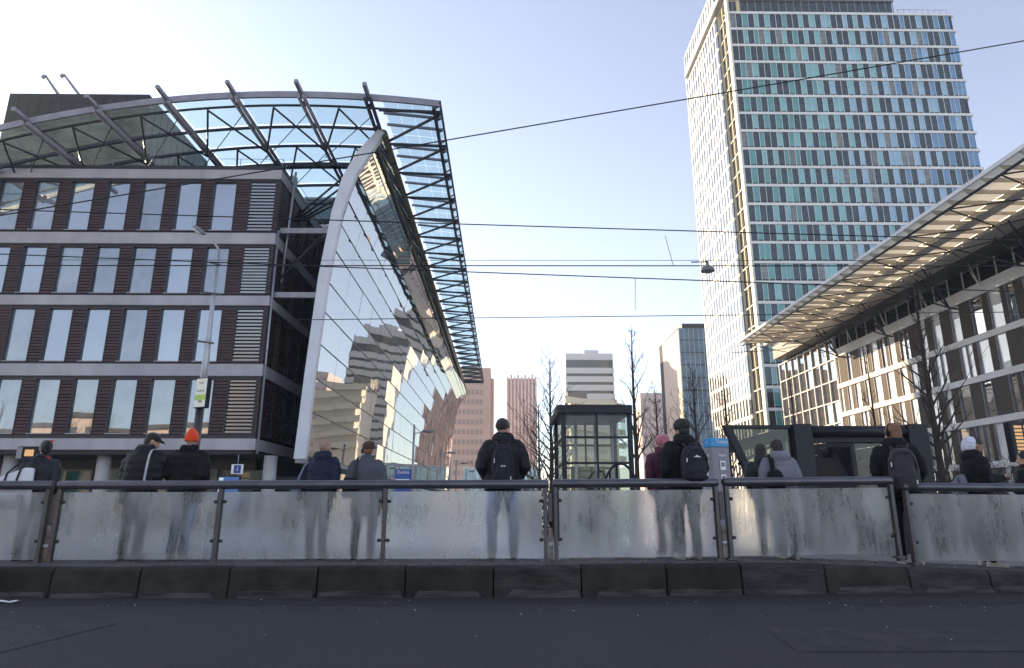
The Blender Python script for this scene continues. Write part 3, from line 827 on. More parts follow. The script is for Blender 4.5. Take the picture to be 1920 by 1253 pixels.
# glazed hall end of the station: white grid of panes
CW0, CW1 = 71.2, 86.0
ny, nz = 8, 8
for i in range(ny):
    for j in range(nz):
        ya = CW0 + (CW1 - CW0) * i / ny; yb = CW0 + (CW1 - CW0) * (i + 1) / ny; za = .4 + 2.35 * j; zb = za + 2.35
        g = MB().box(-.01, .01, -(yb-ya)/2 + .06, (yb-ya)/2 - .06, -1.1, 1.1).mesh('pane', M['station_glass'])
        inst('pane', g, sb, Matrix.Translation((SXF + .25, (ya+yb)/2, (za+zb)/2)) @ Matrix.Rotation(rnd.gauss(0, .008), 4, 'Z') @ Matrix.Rotation(rnd.gauss(0, .008), 4, 'Y'))
for i in range(ny + 1):
    y = CW0 + (CW1 - CW0) * i / ny
    box('glazing_post', M['station_white'], sb, SXF + .05, SXF + .35, y - .07, y + .07, 0, 19.4)
for j in range(nz + 1):
    z = .4 + 2.35 * j
    box('glazing_rail', M['station_white'], sb, SXF + .08, SXF + .33, CW0 + .08, CW1 - .08, z - .06, z + .06)
# canopy
CZ, CX0, CX1, CY0, CY1 = 19.62, 28.0, 35.6, 18.0, 75.5
box('canopy_fascia', M['station_white'], sb, CX0 - .12, CX0, CY0, CY1, CZ - .03, CZ + .22)
MB().tube((CX0 + .45, CY0, CZ - .28), (CX0 + .45, CY1, CZ - .28), .09, n=10).build('canopy_tube', M['steel_dark'], sb)
box('canopy_beam', M['soffit_solid'], sb, 31.0, 31.9, CY0, CY1, CZ - .30, CZ + .1)
MB().tube((32.9, CY0, CZ - .5), (32.9, CY1, CZ - .5), .10, n=10).build('canopy_tube', M['soffit_solid'], sb)
box('canopy_soffit', M['soffit_solid'], sb, 33.9, CX1, CY0, CY1, CZ - .06, CZ + .05)
box('canopy_beam', M['soffit_solid'], sb, 33.7, 33.9, CY0, CY1, CZ - .2, CZ + .1)
n = 38; dy = (CY1 - CY0) / n
for k in range(n):
    y = CY0 + dy * k
    for a, b in ((CX0 + .1, 30.96), (31.95, 33.66)):
        MB().box(a, b, y + .05, y + dy - .05, CZ + .06, CZ + .08).build('canopy_panel', M['soffit_panel'], sb)
    MB().prism([(CX0, CZ - .03), (CX0 + .3, CZ - .22), (31.0, CZ - .22), (31.0, CZ + .05), (CX0, CZ + .05)], y - .035, y + .035).build('canopy_rib', M['soffit_solid'], sb)
    MB().box(31.9, 33.7, y - .03, y + .03, CZ - .2, CZ + .05).build('canopy_rib', M['soffit_solid'], sb)
for k in range(13):
    y = CY0 + 2 + 4.55 * k
    b = MB().tube((CX0 + .45, y, CZ - .3), (32.9, y + 2.0, CZ - .55), .05, n=6).tube((CX0 + .45, y + 4.5, CZ - .3), (32.9, y + 2.0, CZ - .55), .05, n=6)
    b.tube((32.9, y + 2.0, CZ - .55), (35.4, y + 4.2, CZ - .35), .04, n=6).tube((32.9, y + 2.0, CZ - .55), (35.4, y, CZ - .35), .04, n=6)
    b.build('canopy_bracing', M['steel_dark'], sb)
for k in range(6):
    y = CY0 + 5.5 + 9.1 * k; base = (36.4, y, 16.6)
    s = MB()
    for q in ((32.9, y - 2.6, CZ - .55), (32.9, y + 2.6, CZ - .55), (34.6, y - .9, CZ - .3), (34.6, y + .9, CZ - .3)): s.tube(base, q, .065, n=7)
    s.tube((36.4, y, 16.6), (37.0, y, 16.5), .09, n=8)
    s.build('canopy_strut', M['steel_dark'], sb)
for k in range(9):
    y = CY0 + 4 + 6.3 * k
    MB().tube((SXF - .5, y, 17.2), (SXF - .9, y + .3, 19.3), .04, n=5).tube((SXF - .5, y, 17.2), (SXF - .4, y + 1.0, 19.0), .04, n=5).build('terrace_stay', M['station_white'], sb)

# ================================================================ DISTANT BUILDINGS
def far_block(name, label, loc, x0, x1, y, depth, h, wall):
    t = thing(name, label, 'building', ((x0 + x1) / 2, y, 0), 'distant office buildings')
    box('wall', wall, t, x0, x1, y, y + depth, 0, h)
    return t
p1 = at(868, 690, 190); p2 = at(920, 690, 190); p3 = at(930, 694, 200)
t = far_block('office_tower', 'salmon pink stone tower with small windows beside the hall canopy tip', None, p1.x - 8, p2.x, 190, 14, p1.z, M['pink'])
w = MB()
for r_ in range(13):
    for c in range(9): w.box(p2.x - 13 + 1.25 * c, p2.x - 13 + 1.25 * c + .75, 189.9, 190.1, p1.z - 5 - 2.9 * r_, p1.z - 3.6 - 2.9 * r_)
    for c in range(3): w.box(p2.x - .1, p2.x + .1, 191.5 + 4 * c, 193 + 4 * c, p1.z - 5 - 2.9 * r_, p1.z - 3.6 - 2.9 * r_)
w.build('window_field', M['pink_win'], t)['kind'] = 'stuff'
box('side_wing', M['pink'], t, p2.x + .002, p3.x - .6, 196, 206, 0, p1.z - 2)
box('roof_plant', M['rose'], t, p2.x - 9, p2.x - 4, 195, 200, p1.z, p1.z + 1.6)
MB().tube((p2.x - 3, 196, p1.z), (p2.x - 3, 196, p1.z + 4), .08, n=5).build('antenna', M['steel_grey'], t)
a, b = at(950, 702, 230), at(1006, 702, 230)
t = far_block('office_tower', 'rose grey stone tower with vertical ribs and a notched roofline', None, a.x, b.x, 230, 12, a.z - 1.5, M['rose'])
for k in range(9):
    x = a.x + (b.x - a.x - .7) * k / 8
    box('pier', M['rose2'], t, x, x + .7, 229.6, 230.2, 0, a.z - (.2 if k % 2 else .9))
w = MB()
for r_ in range(11):
    w.box(a.x + .1, b.x - .1, 229.85, 229.98, a.z - 5.2 - 3.4 * r_, a.z - 4.0 - 3.4 * r_)
w.build('window_field', M['pink_win'], t)['kind'] = 'stuff'
a, b = at(1060, 672, 200), at(1149, 672, 200)
t = far_block('office_tower', 'white banded office tower rising behind the lift kiosk', None, a.x, b.x, 200, 16, a.z + 1.6, M['far_white'])
box('glazing', M['far_glass'], t, a.x + .3, b.x - .2, 199.7, 199.98, 12, a.z - .6)
for k in range(12): box('white_band', M['far_white'], t, a.x - .1, b.x + .1, 199.45, 199.69, a.z - 4.9 - 2.7 * k, a.z - 3.1 - 2.7 * k)
box('penthouse', M['far_white'], t, a.x + 6, a.x + 10.5, 201, 208, a.z + 1.61, a.z + 2.9)
a, b = at(1062, 738, 150), at(1166, 738, 150)
t = far_block('terraced_block', 'cream terraced block with sloping balconies above the kiosk roof', None, a.x + 1, b.x - 1, 151.2, 14, a.z - 1.2, M['beige'])
for k in range(5):
    MB().prism([(a.x - .2, a.z - 2.0 - 3 * k), (b.x + .5, a.z - 3.6 - 3 * k), (b.x + .5, a.z - 2.4 - 3 * k), (a.x - .2, a.z - .6 - 3 * k)], 150, 151.19).build('balcony', M['beige'], t)
box('upper_storey', M['beige_dark'], t, a.x + .5, a.x + 5, 152, 160, a.z - 1.19, a.z + .9)
a, b = at(1200, 737, 260), at(1300, 737, 260)
t = far_block('office_tower', 'pale rose block behind the bare trees beside blue glass tower', None, a.x, b.x, 260, 14, a.z, M['rose2'])
w = MB()
for r_ in range(11):
    for c in range(10): w.box(a.x + 1 + 2 * c, a.x + 2 + 2 * c, 259.8, 260.1, a.z - 4 - 3.6 * r_, a.z - 2.4 - 3.6 * r_)
w.build('window_field', M['pink_win'], t)['kind'] = 'stuff'
a, b, c = at(1256, 628, 170), at(1271, 616, 170), at(1400, 612, 170)
t = far_block('office_tower', 'blue glass office tower with a narrow salmon stone flank', None, b.x, c.x, 170, 22, b.z, M['black'])
fl = int(b.z / 3.4)
for k in range(fl):
    g = MB(); z = b.z - 3.4 * (k + 1)
    g.box(b.x + .05, c.x, 169.7 + (.6 if 4 <= k <= 5 else 0), 169.98, z + .25, z + 3.4); g.build('glass_band', M['far_blue'], t)
    box('floor_edge', M['steel_dark'], t, b.x, c.x, 169.75, 169.99, z + .002, z + .24)
gm = MB()
for k in range(18): gm.box(b.x + .05 + k * 1.3, b.x + .13 + k * 1.3, 169.6, 169.68, 2, b.z - .1)
gm.build('mullion_set', M['far_white'], t)['kind'] = 'stuff'
MB().prism([(at(1257, 628, 188).x, 188), (b.x - .01, 170.0), (b.x - .01, 188)], 0, a.z + 1.5, 'z').build('stone_flank', M['salmon'], t)
box('roof_plant', M['steel_dark'], t, b.x + 2, c.x - 1, 173, 188, b.z, b.z + 2.2)
# low pale pavilion at the end of the square
a, b = at(868, 876, 130), at(1010, 876, 130)
t = far_block('pavilion', 'low pale glass pavilion far down the square below the pink tower', None, a.x, b.x, 130, 10, a.z, M['far_white'])
for k in range(9):
    x = a.x + .2 + (b.x - a.x - 1.6) * k / 8
    box('glass_bay', M['far_blue'], t, x, x + 1.25, 129.85, 129.98, .3, a.z - .5)
# buildings across the street, seen mirrored in the office windows
t = thing('street_block', 'brick street block across the road mirrored in lower office windows', 'building', (-70, -44, 0))
box('wall', M['salmon'], t, -96, -44, -56, -44, 0, 13.2)
for k in range(15):
    for j in range(3): box('window', M['far_glass'], t, -94.5 + 3.3 * k, -92.7 + 3.3 * k, -43.98, -43.9, 1.2 + 4 * j, 3.6 + 4 * j)
box('roof', M['wall_dark'], t, -96.5, -43.5, -56.5, -43.5, 13.202, 13.9)
# ================================================================ GLASS FENCE along the platform
FNY = 8.9
def fence(label, x0, x1, posts, z0, z1, plates=()):
    """z0, z1: platform height at both ends; rail runs 0.98 m above it"""
    t = thing('glass_fence', label, 'fence', ((x0 + x1) / 2, FNY, (z0 + z1) / 2), 'glass fence sections on the platform')
    zf = lambda x: z0 + (z1 - z0) * (x - x0) / (x1 - x0)
    MB().path([(x0 - .03, FNY - .01, zf(x0) + .975), (x0, FNY - .01, zf(x0) + .975), (x1, FNY - .01, zf(x1) + .975), (x1 + .03, FNY - .01, zf(x1) + .975)], [.05, .058, .058, .05], 18).build('handrail', M['rail'], t)
    for x in posts:
        p = MB().box(x - .024, x + .024, FNY - .045, FNY + .045, zf(x) - .05, zf(x) + .93)
        po = p.build('post', M['post'], t, .006)
        MB().box(x - .06, x + .06, FNY - .07, FNY + .07, zf(x) - .01, zf(x) + .018).build('foot_plate', M['post'], po, .004)
    for a, b in zip(posts, posts[1:]):
        g = MB(); m_ = .045
        c = [(a + m_, zf(a) + .045), (b - m_, zf(b) + .045), (b - m_, zf(b) + .885), (a + m_, zf(a) + .885)]
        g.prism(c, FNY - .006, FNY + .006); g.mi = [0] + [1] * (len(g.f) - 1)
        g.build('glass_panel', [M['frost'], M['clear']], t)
        for x, s in ((a, 1), (b, -1)):
            for dz in (.27, .76):
                q = MB().box(x + s * .026, x + s * .085, FNY - .022, FNY + .022, zf(x) + dz - .022, zf(x) + dz + .022)
                q.build('clamp', M['clamp'], t, .02, 3)
    for x in plates:
        MB().box(x - .03, x + .03, FNY + .0, FNY + .02, zf(x) + .02, zf(x) + .42).build('joint_plate', M['post_inner'], t, .003)
        MB().box(x - .028, x + .028, FNY + .005, FNY + .03, zf(x) + .5, zf(x) + .86).build('joint_plate', M['post'], t, .003)
        MB().box(x - .031, x + .031, FNY - .012, FNY - .002, zf(x) + .2, zf(x) + .235).build('joint_bolt', M['pole'], t, .003)
fence('frosted glass fence panel behind woman with white tote bag', -9.4, -5.93, (-9.3, -7.7, -5.94), .335, .335)
fence('frosted glass fence section of three panels before men in black puffers and backpacker', -5.80, .56, (-5.79, -3.70, -1.55, .555), .335, .352, (-5.865, .62))
fence('frosted glass fence panel where a backpack hangs over the rail', .685, 2.82, (.69, 2.815), .358, .372, (2.885,))
fence('frosted glass fence panel behind the person in grey hooded coat', 2.95, 5.16, (2.955, 5.155), .378, .40)
fence('lower frosted glass fence panel below woman in white hoodie', 5.345, 9.2, (5.35, 7.3, 9.15), .318, .29)

# ================================================================ TREES
def tree(label, base, h, seed, spread=.3, start=.25, n=34, lean=0, r0=None, ang=48, clump=0, group='bare winter trees on the square'):
    rg = random.Random(seed); base = V(base)
    t = thing('bare_tree', label, 'tree', base, group)
    r0 = r0 or h * .013
    tr = MB(); P = []; Q = []
    wob = V((0, 0, 0)); k = 14
    for i in range(k + 1):
        f = i / k
        wob += V((rg.gauss(0, .012), rg.gauss(0, .012), 0)) * h * .12
        P.append(base + V((lean * f * h, 0, f * h)) + wob * f); Q.append(r0 * (1 - f) ** .8 + .012)
    tr.path(P, Q, 9).build('trunk', M['bark'], t)
    def along(f):
        i = min(int(f * k), k - 1); u = f * k - i
        return P[i].lerp(P[i+1], u), Q[i] + (Q[i+1] - Q[i]) * u
    b = MB()
    def branch(p, d, L, r, lev):
        pts = [p]; rs = [r]; sg = 5 if lev == 0 else 4 if lev == 1 else 3
        for i in range(sg):
            d = (d + V((rg.gauss(0, .13), rg.gauss(0, .13), rg.gauss(.10, .10)))).normalized()
            p = p + d * L / sg; pts.append(p); rs.append(max(r * (1 - (i + 1) / sg) ** .9, .005))
        b.path(pts, rs, 5 if lev == 0 else 4 if lev == 1 else 3, cap=False)
        if lev < 2:
            m = rg.randint(3, 5) if lev == 0 else rg.randint(1, 3) + clump
            for i in range(m):
                f = rg.uniform(.2, 1.0); j = min(int(f * sg), sg - 1)
                q = pts[j].lerp(pts[j+1], f * sg - j)
                ax = V((rg.gauss(0, 1), rg.gauss(0, 1), rg.gauss(0, .6))).normalized()
                dd = (d + ax * rg.uniform(.6, 1.0)).normalized()
                branch(q, dd, L * rg.uniform(.3, .5), max(rs[j] * .6, .007), lev + 1)
    for i in range(n):
        f = start + (1 - start) * ((i + rg.random()) / n) ** 1.05 * .97
        p, r = along(f)
        az = i * 2.4 + rg.uniform(-.5, .5); e = R(ang + rg.uniform(-12, 14) + 18 * f)
        d = V((math.cos(az) * math.cos(e), math.sin(az) * math.cos(e), math.sin(e)))
        branch(p, d, h * spread * (1.08 - .92 * f) * rg.uniform(.75, 1.2), max(r * .5, .010), 0)
    b.build('crown', M['twig'], t)
    return t
def gz(px, Y): return (at(px, 900, Y).x, Y, 0)
tree('dense bare tree with dried seed clusters left standing next to the lift kiosk', gz(1034, 28), 7.2, 3, .46, .18, 34, clump=1, ang=36)
tree('bushy bare tree close to the kiosk with low spreading boughs', gz(1012, 33), 6.0, 31, .46, .12, 32, clump=1, ang=34)
tree('tall slender bare tree with upswept tip right of the kiosk', gz(1195, 26), 8.0, 5, .27, .30, 24, ang=50)
tree('bare tree in front of the pale rose block', gz(1238, 32), 6.6, 8, .42, .3, 26, ang=38)
tree('bare tree in front of the blue glass tower', gz(1311, 30), 7.2, 11, .42, .3, 28, ang=36)
tree('bare tree beside the ticket column and dark stair wing', gz(1372, 27), 6.2, 14, .36, .2, 20)
tree('large dark bare tree rising behind the metro entrance portal', gz(1768, 22.5), 8.9, 21, .32, .2, 34, r0=.13, ang=34)
tree('thin bare tree before the lit station wall', gz(1655, 30), 8.2, 23, .25, .3, 18, r0=.07)
tree('slim bare tree by the glazed station corner', gz(1500, 40), 9.0, 25, .22, .3, 24, r0=.08)
for i, (x, y, hh) in enumerate(((-66, -22, 14.5), (-59, -24, 16), (-52.5, -21, 13.5))):
    tree(('middle sized bare street tree mirrored in the lowest office windows', 'tallest bare street tree mirrored in the lowest office windows', 'shortest bare street tree mirrored in the lowest office windows')[i], (x, y, 0), hh, 41 + i, .42, .2, 40, group='street trees mirrored in office windows')
def shrub(label, p, h, w, seed, mk='twig'):
    rg = random.Random(seed); t = thing('shrub', label, 'shrub', p, 'bare shrubs by the station wall'); b = MB(); c = MB()
    for i in range(150):
        a = rg.uniform(0, 6.28); q = V(p) + V((rg.gauss(0, w * .25), rg.gauss(0, w * .12), 0)); pts = [q]; d = V((math.cos(a) * .5, math.sin(a) * .5, 1)).normalized()
        L = h * rg.uniform(.5, 1)
        for k in range(4):
            d = (d + V((rg.gauss(0, .25), rg.gauss(0, .25), rg.gauss(0, .1)))).normalized(); q = q + d * L / 4; pts.append(q)
            for s in range(3):
                e = V((rg.gauss(0, 1), rg.gauss(0, 1), rg.gauss(.3, .7))).normalized()
                b.path([q, q + e * .14, q + e * .3 + V((0, 0, .08))], [.006, .005, .003], 3, cap=False)
        c.path(pts, [.012, .011, .009, .007, .004], 4, cap=False)
    c.build('stems', M['bark'], t); b.build('twigs', M[mk], t)
shrub('tangled bare shrub behind the woman in white hoodie', gz(1860, 17) , 2.6, 3.2, 1)
shrub('tangled bare shrub at foot of the large dark tree', gz(1790, 20), 2.4, 3.0, 2)
shrub('brown dry shrub between backpacker in beanie and the kiosk', gz(1005, 24), 2.9, 2.6, 3, 'leaf')
shrub('dry shrub seen through the metro entrance portal', gz(1560, 21), 2.3, 3.0, 4)

# ================================================================ STREET FURNITURE
# lift kiosk
KY = 20.0; a, b = at(1052, 760, KY), at(1184, 760, KY); KZ = a.z
kk = thing('lift_kiosk', 'dark framed glass lift kiosk with flat anthracite roof', 'kiosk', ((a.x + b.x) / 2, KY, 0))
x0, x1, y0, y1 = a.x, b.x, KY, KY + 3.0
box('roof', M['iron'], kk, x0 - .12, x1 + .0, y0 - .12, y1 + .1, KZ - .26, KZ, bevel=.02)
box('roof_cap', M['iron'], kk, x0 + .15, x1 - .25, y0 + .2, y1 - .2, KZ + .002, KZ + .05)
for x in (x0, x1 - .14):
    for y in (y0, y1 - .14): box('corner_post', M['iron'], kk, x, x + .14, y, y + .14, 0, KZ - .262, bevel=.01)
zs = [.02, 1.15, 2.27, 3.04, KZ - .27]
for k, z in enumerate(zs[1:-1]):
    box('transom', M['iron'], kk, x0 + .142, x1 - .142, y0 + .03, y0 + .1, z - .035, z + .035)
    box('transom', M['iron'], kk, x0 + .03, x0 + .1, y0 + .142, y1 - .142, z - .035, z + .035)
    box('transom', M['iron'], kk, x0 + .142, x1 - .142, y1 - .1, y1 - .03, z - .035, z + .035)
xm = (x0 + x1) / 2
for yy in (y0 + .035, y1 - .095): box('mullion', M['iron'], kk, xm - .03, xm + .03, yy - .01, yy + .06, 0.02, KZ - .264)
for k in range(4):
    for p_, q in ((x0 + .145, xm - .035), (xm + .035, x1 - .145)):
        for yy in (y0 + .06, y1 - .07): MB().add([(p_, yy, zs[k] + .04), (q, yy, zs[k] + .04), (q, yy, zs[k+1] - .04), (p_, yy, zs[k+1] - .04)], [(0,1,2,3)]).build('glass_pane', M['kiosk_glass'], kk)
    for xx in (x0 + .06, x1 - .07): MB().add([(xx, y0 + .15, zs[k] + .04), (xx, y1 - .15, zs[k] + .04), (xx, y1 - .15, zs[k+1] - .04), (xx, y0 + .15, zs[k+1] - .04)], [(0,1,2,3)]).build('glass_pane', M['kiosk_glass'], kk)
box('lift_door', M['dirty_glass'], kk, x0 + .5, x1 - .5, y1 - .5, y1 - .46, .02, 2.3)
for dx in (-.45, .2, .75): MB().tube((xm + dx, y0 + 1.9, 0), (xm + dx, y0 + 1.9, KZ - .27), .05, n=8).build('guide_rail', M['pole'], kk)
# curved cycle-stand rail before the kiosk
q = at(1172, 890, 18); pts = []
for i in range(17):
    s = i / 16; pts.append((at(1135 + 72 * s, 900, 18).x, 18, .9 + 1.23 * (1 - abs(2 * s - .8) ** 2.2 * .55) * (1 if s < .8 else 1 - (s - .8) * 1.6)))
tr_ = thing('barrier_rail', 'dark curved tubular barrier rail standing before the kiosk', 'railing', (q.x, 18, 0))
MB().path(pts, .035, 8).build('top_rail', M['iron'], tr_)
for i in (2, 5, 14): MB().tube((pts[i][0], 18, 0), pts[i], .03, n=8).build('leg', M['iron'], tr_)

# metro entrance portal
EY = 15.0
mt = thing('metro_entrance', 'black steel metro stair entrance with slanted dark glass wing', 'entrance', (7.4, EY, 0))
ZT = 2.86
P = lambda px, py, Y=EY: at(px, py, Y)
xa, xb, xc, xd = P(1488, 795).x, P(1522, 795).x, P(1702, 795).x, P(1738, 795).x
box('portal_post', M['iron'], mt, xa, xb, EY, EY + .45, 0, ZT, bevel=.015)
box('portal_post', M['iron'], mt, xc, xd, EY, EY + .45, 0, ZT, bevel=.015)
box('portal_beam', M['iron'], mt, xb + .002, xc - .002, EY + .22, EY + .45, ZT - .40, ZT - .02)
MB().tube((xb, EY + .14, ZT - .16), (xc, EY + .14, ZT - .16), .125, n=20).build('shutter_roll', M['iron'], mt)
# side walls running back, with slanting cheeks
for x in (xa + .05, xd - .12): box('side_beam', M['iron'], mt, x, x + .1, EY + .452, EY + 6, ZT - .32, ZT - .02)
w0, w1 = P(1360, 797), P(1396, 900)
MB().prism([(w0.x, ZT - .02), (w0.x + .16, ZT - .02), (xa - .28, -.0), (xa - .42, -.0)], EY + .1, EY + .3).build('wing_edge', M['iron'], mt)
MB().add([(w0.x + .17, EY + .18, ZT - .08), (xa - .005, EY + .18, ZT - .08), (xa - .005, EY + .18, .02), (xa - .29, EY + .18, .02)], [(0,1,2,3)]).build('wing_glass', M['dirty_glass'], mt)
box('wing_rail', M['iron'], mt, w0.x + .17, xa - .003, EY + .11, EY + .29, ZT - .10, ZT - .02)
MB().beam((w0.x + .3, EY + .24, ZT - .9), (xa, EY + .24, ZT - .25), .05, .06).build('wing_brace', M['iron'], mt)
# inner slanted frame and handrail
i0, i1 = P(1585, 832, EY + 2), P(1640, 905, EY + 2)
MB().prism([(P(1555, 832, EY+2).x, 2.5), (P(1596, 832, EY+2).x, 2.5), (P(1655, 905, EY+2).x, 1.2), (P(1655, 905, EY+2).x + .3, 0), (P(1608, 905, EY+2).x, 1.2)], EY + 1.9, EY + 2.2).build('inner_frame', M['iron'], mt)
MB().tube((P(1545, 833, EY+2).x, EY + 2.3, 2.35), (P(1598, 833, EY+2).x, EY + 2.3, 2.42), .14, n=14).build('inner_tube', M['iron'], mt)
MB().tube(P(1598, 880, EY + .8), P(1645, 853, EY + .8), .045, n=10).build('handrail', M['iron'], mt)
box('inner_mullion', M['iron'], mt, P(1607, 830).x, P(1614, 830).x, EY + .3, EY + .38, 0, ZT - .4)
MB().add([(P(1616, 830).x, EY + .34, ZT - .42), (xc, EY + .34, ZT - .42), (xc, EY + .34, .9), (P(1616, 830).x, EY + .34, .9)], [(0,1,2,3)]).build('inner_glass', M['kiosk_glass'], mt)
box('low_wall', M['iron'], mt, xb + .9, xc - .002, EY + .3, EY + .42, 0, .9)
box('inner_wall', M['iron'], mt, xd - .45, xd - .13, EY + .46, EY + 5, 0, ZT - .4)

# ticket column
TY_ = 13.0; a, m_, b = at(1319, 822, TY_), at(1334, 822, TY_ - .28), at(1366, 822, TY_)
tt = thing('ticket_column', 'grey ticket column with blue top lettered Tickets', 'sign', (4.2, TY_, 0))
A = V((at(1319, 822, 13.15).x, 13.15)); B = V((at(1333, 822, 12.85).x, 12.85)); C = V((at(1365, 822, 13.0).x, 13.0)); D = A + (C - B)
z0, z1, z2 = 0, at(1350, 839, 13).z, at(1350, 822, 13).z
MB().prism([A, B, C, D], z0, z1, 'z').build('column', M['sign_grey'], tt, .012)
ctr = (A + C) / 2; ex = lambda p: ctr + (p - ctr) * 1.02
MB().prism([ex(A), ex(B), ex(C), ex(D)], z1 + .002, z2, 'z').build('header', M['sign_cyan'], tt, .01)
dx = (C - B).normalized(); ang = math.atan2(dx.y, dx.x); nrm = V((dx.y, -dx.x))
def on_col(u, z, off=.012):
    p = B + (C - B) * u + nrm * off
    return Matrix.Translation((p.x, p.y, z)) @ Matrix.Rotation(ang, 4, 'Z') @ FACE_CAM
text('lettering', 'Tickets', .10, M['sign_white'], on_col(.58, (z1 + z2) / 2 + .01, .02), tt)
text('lettering', 'Metro', .075, M['sign_white'], on_col(.55, z1 - .16), tt)
def icon(z, wheels):
    g = MB(); w, h = .062, .16
    mtx = on_col(.55, z)
    o = []
    def r_(a, b, c, d): o.append((a, b, c, d))
    r_(-w, w, -h * .5, -h * .12); r_(-w, -w * .72, -h * .12, h * .4); r_(w * .72, w, -h * .12, h * .4); r_(-w, w, h * .4, h * .58)
    if wheels: r_(-w * .7, -w * .3, -h * .68, -h * .54); r_(w * .3, w * .7, -h * .68, -h * .54)
    for q in o: g.box(q[0], q[1], q[2], q[3], 0, .003)
    inst('pictogram', g.mesh('pictogram', M['sign_white']), tt, mtx)
icon(z1 - .36, False); icon(z1 - .62, True)
text('lettering', 'Tram', .045, M['sign_white'], on_col(.55, z1 - .77), tt)
dl = (B - A).normalized(); al = math.atan2(dl.y, dl.x); nl = V((dl.y, -dl.x))
for k, s in enumerate(('M', 'e', 't', 'r', 'o', 'T', 'r', 'a', 'm')):
    p = A + (B - A) * .55 + nl * .014
    text('lettering', s, .085, M['sign_white'], Matrix.Translation((p.x, p.y, z1 - .17 - .105 * k)) @ Matrix.Rotation(al, 4, 'Z') @ FACE_CAM, tt)
p = A + (B - A) * .5 + nl * .02
text('lettering', '<', .12, M['sign_white'], Matrix.Translation((p.x, p.y, (z1 + z2) / 2)) @ Matrix.Rotation(al, 4, 'Z') @ FACE_CAM, tt)

# street lamp with lit stop sign on its pole
LY = 20.0
sl = thing('street_lamp', 'grey tapered street lamp before the terracotta office block', 'street lamp', (-9.24, LY, 0))
MB().path([(-9.24, LY, 0), (-9.24, LY, 3.9)], [.13, .12], 14).build('pole_base', M['post'], sl)
MB().path([(-9.24, LY, 3.9), (-9.24, LY, 5.5), (-9.24, LY, 6.5), (-9.24, LY, 9.05)], [.115, .105, .075, .05], 14).build('pole', M['pole'], sl)
MB().path([(-9.24, LY, 9.03), (-9.36, LY, 9.22), (-9.62, LY, 9.5), (-9.8, LY, 9.66)], [.04, .035, .033, .03], 10).build('arm', M['pole'], sl)
rot = Matrix.Rotation(R(-38), 3, 'Y').to_3x3() if False else Matrix.Rotation(R(35), 3, 'Y')
h = MB().ell((-9.98, LY, 9.74), (.26, .15, .09), 16, 10, 0, rot); hd = h.build('lamp_head', M['lamp_shell'], sl)
MB().ell((-10.0, LY - .01, 9.70), (.20, .12, .075), 14, 8, 0, rot).build('lens', M['lamp_lens'], hd)
for z, L in ((7.55, .55), (5.95, .5), (8.55, .3)):
    MB().beam((-9.24 - L * .75, LY - .06, z + .05), (-9.24 + L * .4, LY - .06, z - .03), .06, .05).build('wire_clamp', M['post'], sl)
ss = thing('stop_sign', 'white and green lit stop sign fixed on the street lamp pole', 'sign', (-9.1, 19.7, 3.8))
Mt = Matrix.Translation((-9.12, 19.72, 4.32)) @ Matrix.Rotation(R(-22), 4, 'Z')
def put(name, mb, mtl, bev=0): return inst(name, mb.mesh(name, mtl, bev), ss, Mt)
put('case', MB().box(-.23, .23, -.04, .14, -.46, .46), M['iron'], .02)
put('panel', MB().box(-.19, .22, -.055, -.042, -.43, .43), M['sign_cream'])
put('green_field', MB().box(-.185, .215, -.060, -.0555, -.22, -.06), M['sign_green'])
for k, s in enumerate(('Zuid', 'Zuidplein')): text('lettering', s, .085, M['sign_grey'], Mt @ Matrix.Translation((.01, -.058, .30 - .24 * k)) @ FACE_CAM, ss)
text('lettering', 'IIIII', .11, M['iron'], Mt @ Matrix.Translation((.03, -.058, -.27)) @ FACE_CAM, ss)

# smaller lamps down the square
for lab, px, Y in (('slim square lamp in front of the mirrored hall, tallest of its row', 773, 40), ('slim square lamp where the hall glass ends', 826, 57), ('slim square lamp at the foot of the pink tower', 855, 72), ('slim square lamp farthest down the square', 874, 90)):
    x = at(px, 900, Y).x; t = thing('square_lamp', lab, 'street lamp', (x, Y, 0), 'row of slim lamps down the square')
    MB().path([(x, Y, 0), (x, Y, 5.75)], [.09, .06], 10).build('pole', M['pole'], t)
    MB().tube((x, Y, 5.2), (x + .55, Y, 5.32), .03, n=6).build('arm', M['pole'], t)
    MB().ell((x + .85, Y, 5.33), (.42, .2, .08), 14, 8).build('lamp_head', M['lamp_shell'], t)
# blue direction sign
zb = thing('direction_sign', 'blue direction sign lettered Zuidas beside man in brown cap', 'sign', (-3.75, 25, 0))
a, b = at(741, 880, 25), at(770, 912, 25)
box('panel', M['sign_blue'], zb, a.x, b.x, 25, 25.06, b.z - .35, a.z, bevel=.01)
box('white_field', M['sign_white'], zb, a.x + .03, b.x - .05, 24.985, 24.998, a.z - .62, a.z - .36)
for x in (a.x + .08, b.x - .08): MB().tube((x, 25.03, 0), (x, 25.03, b.z - .34), .03, n=8).build('leg', M['pole'], zb)
text('lettering', 'Zuidas', .17, M['sign_white'], Matrix.Translation(((a.x + b.x)/2, 24.985, a.z - .11)) @ FACE_CAM, zb)
text('lettering', 'Transit', .13, M['sign_cyan'], Matrix.Translation(((a.x + b.x)/2, 24.985, a.z - .27)) @ FACE_CAM, zb)
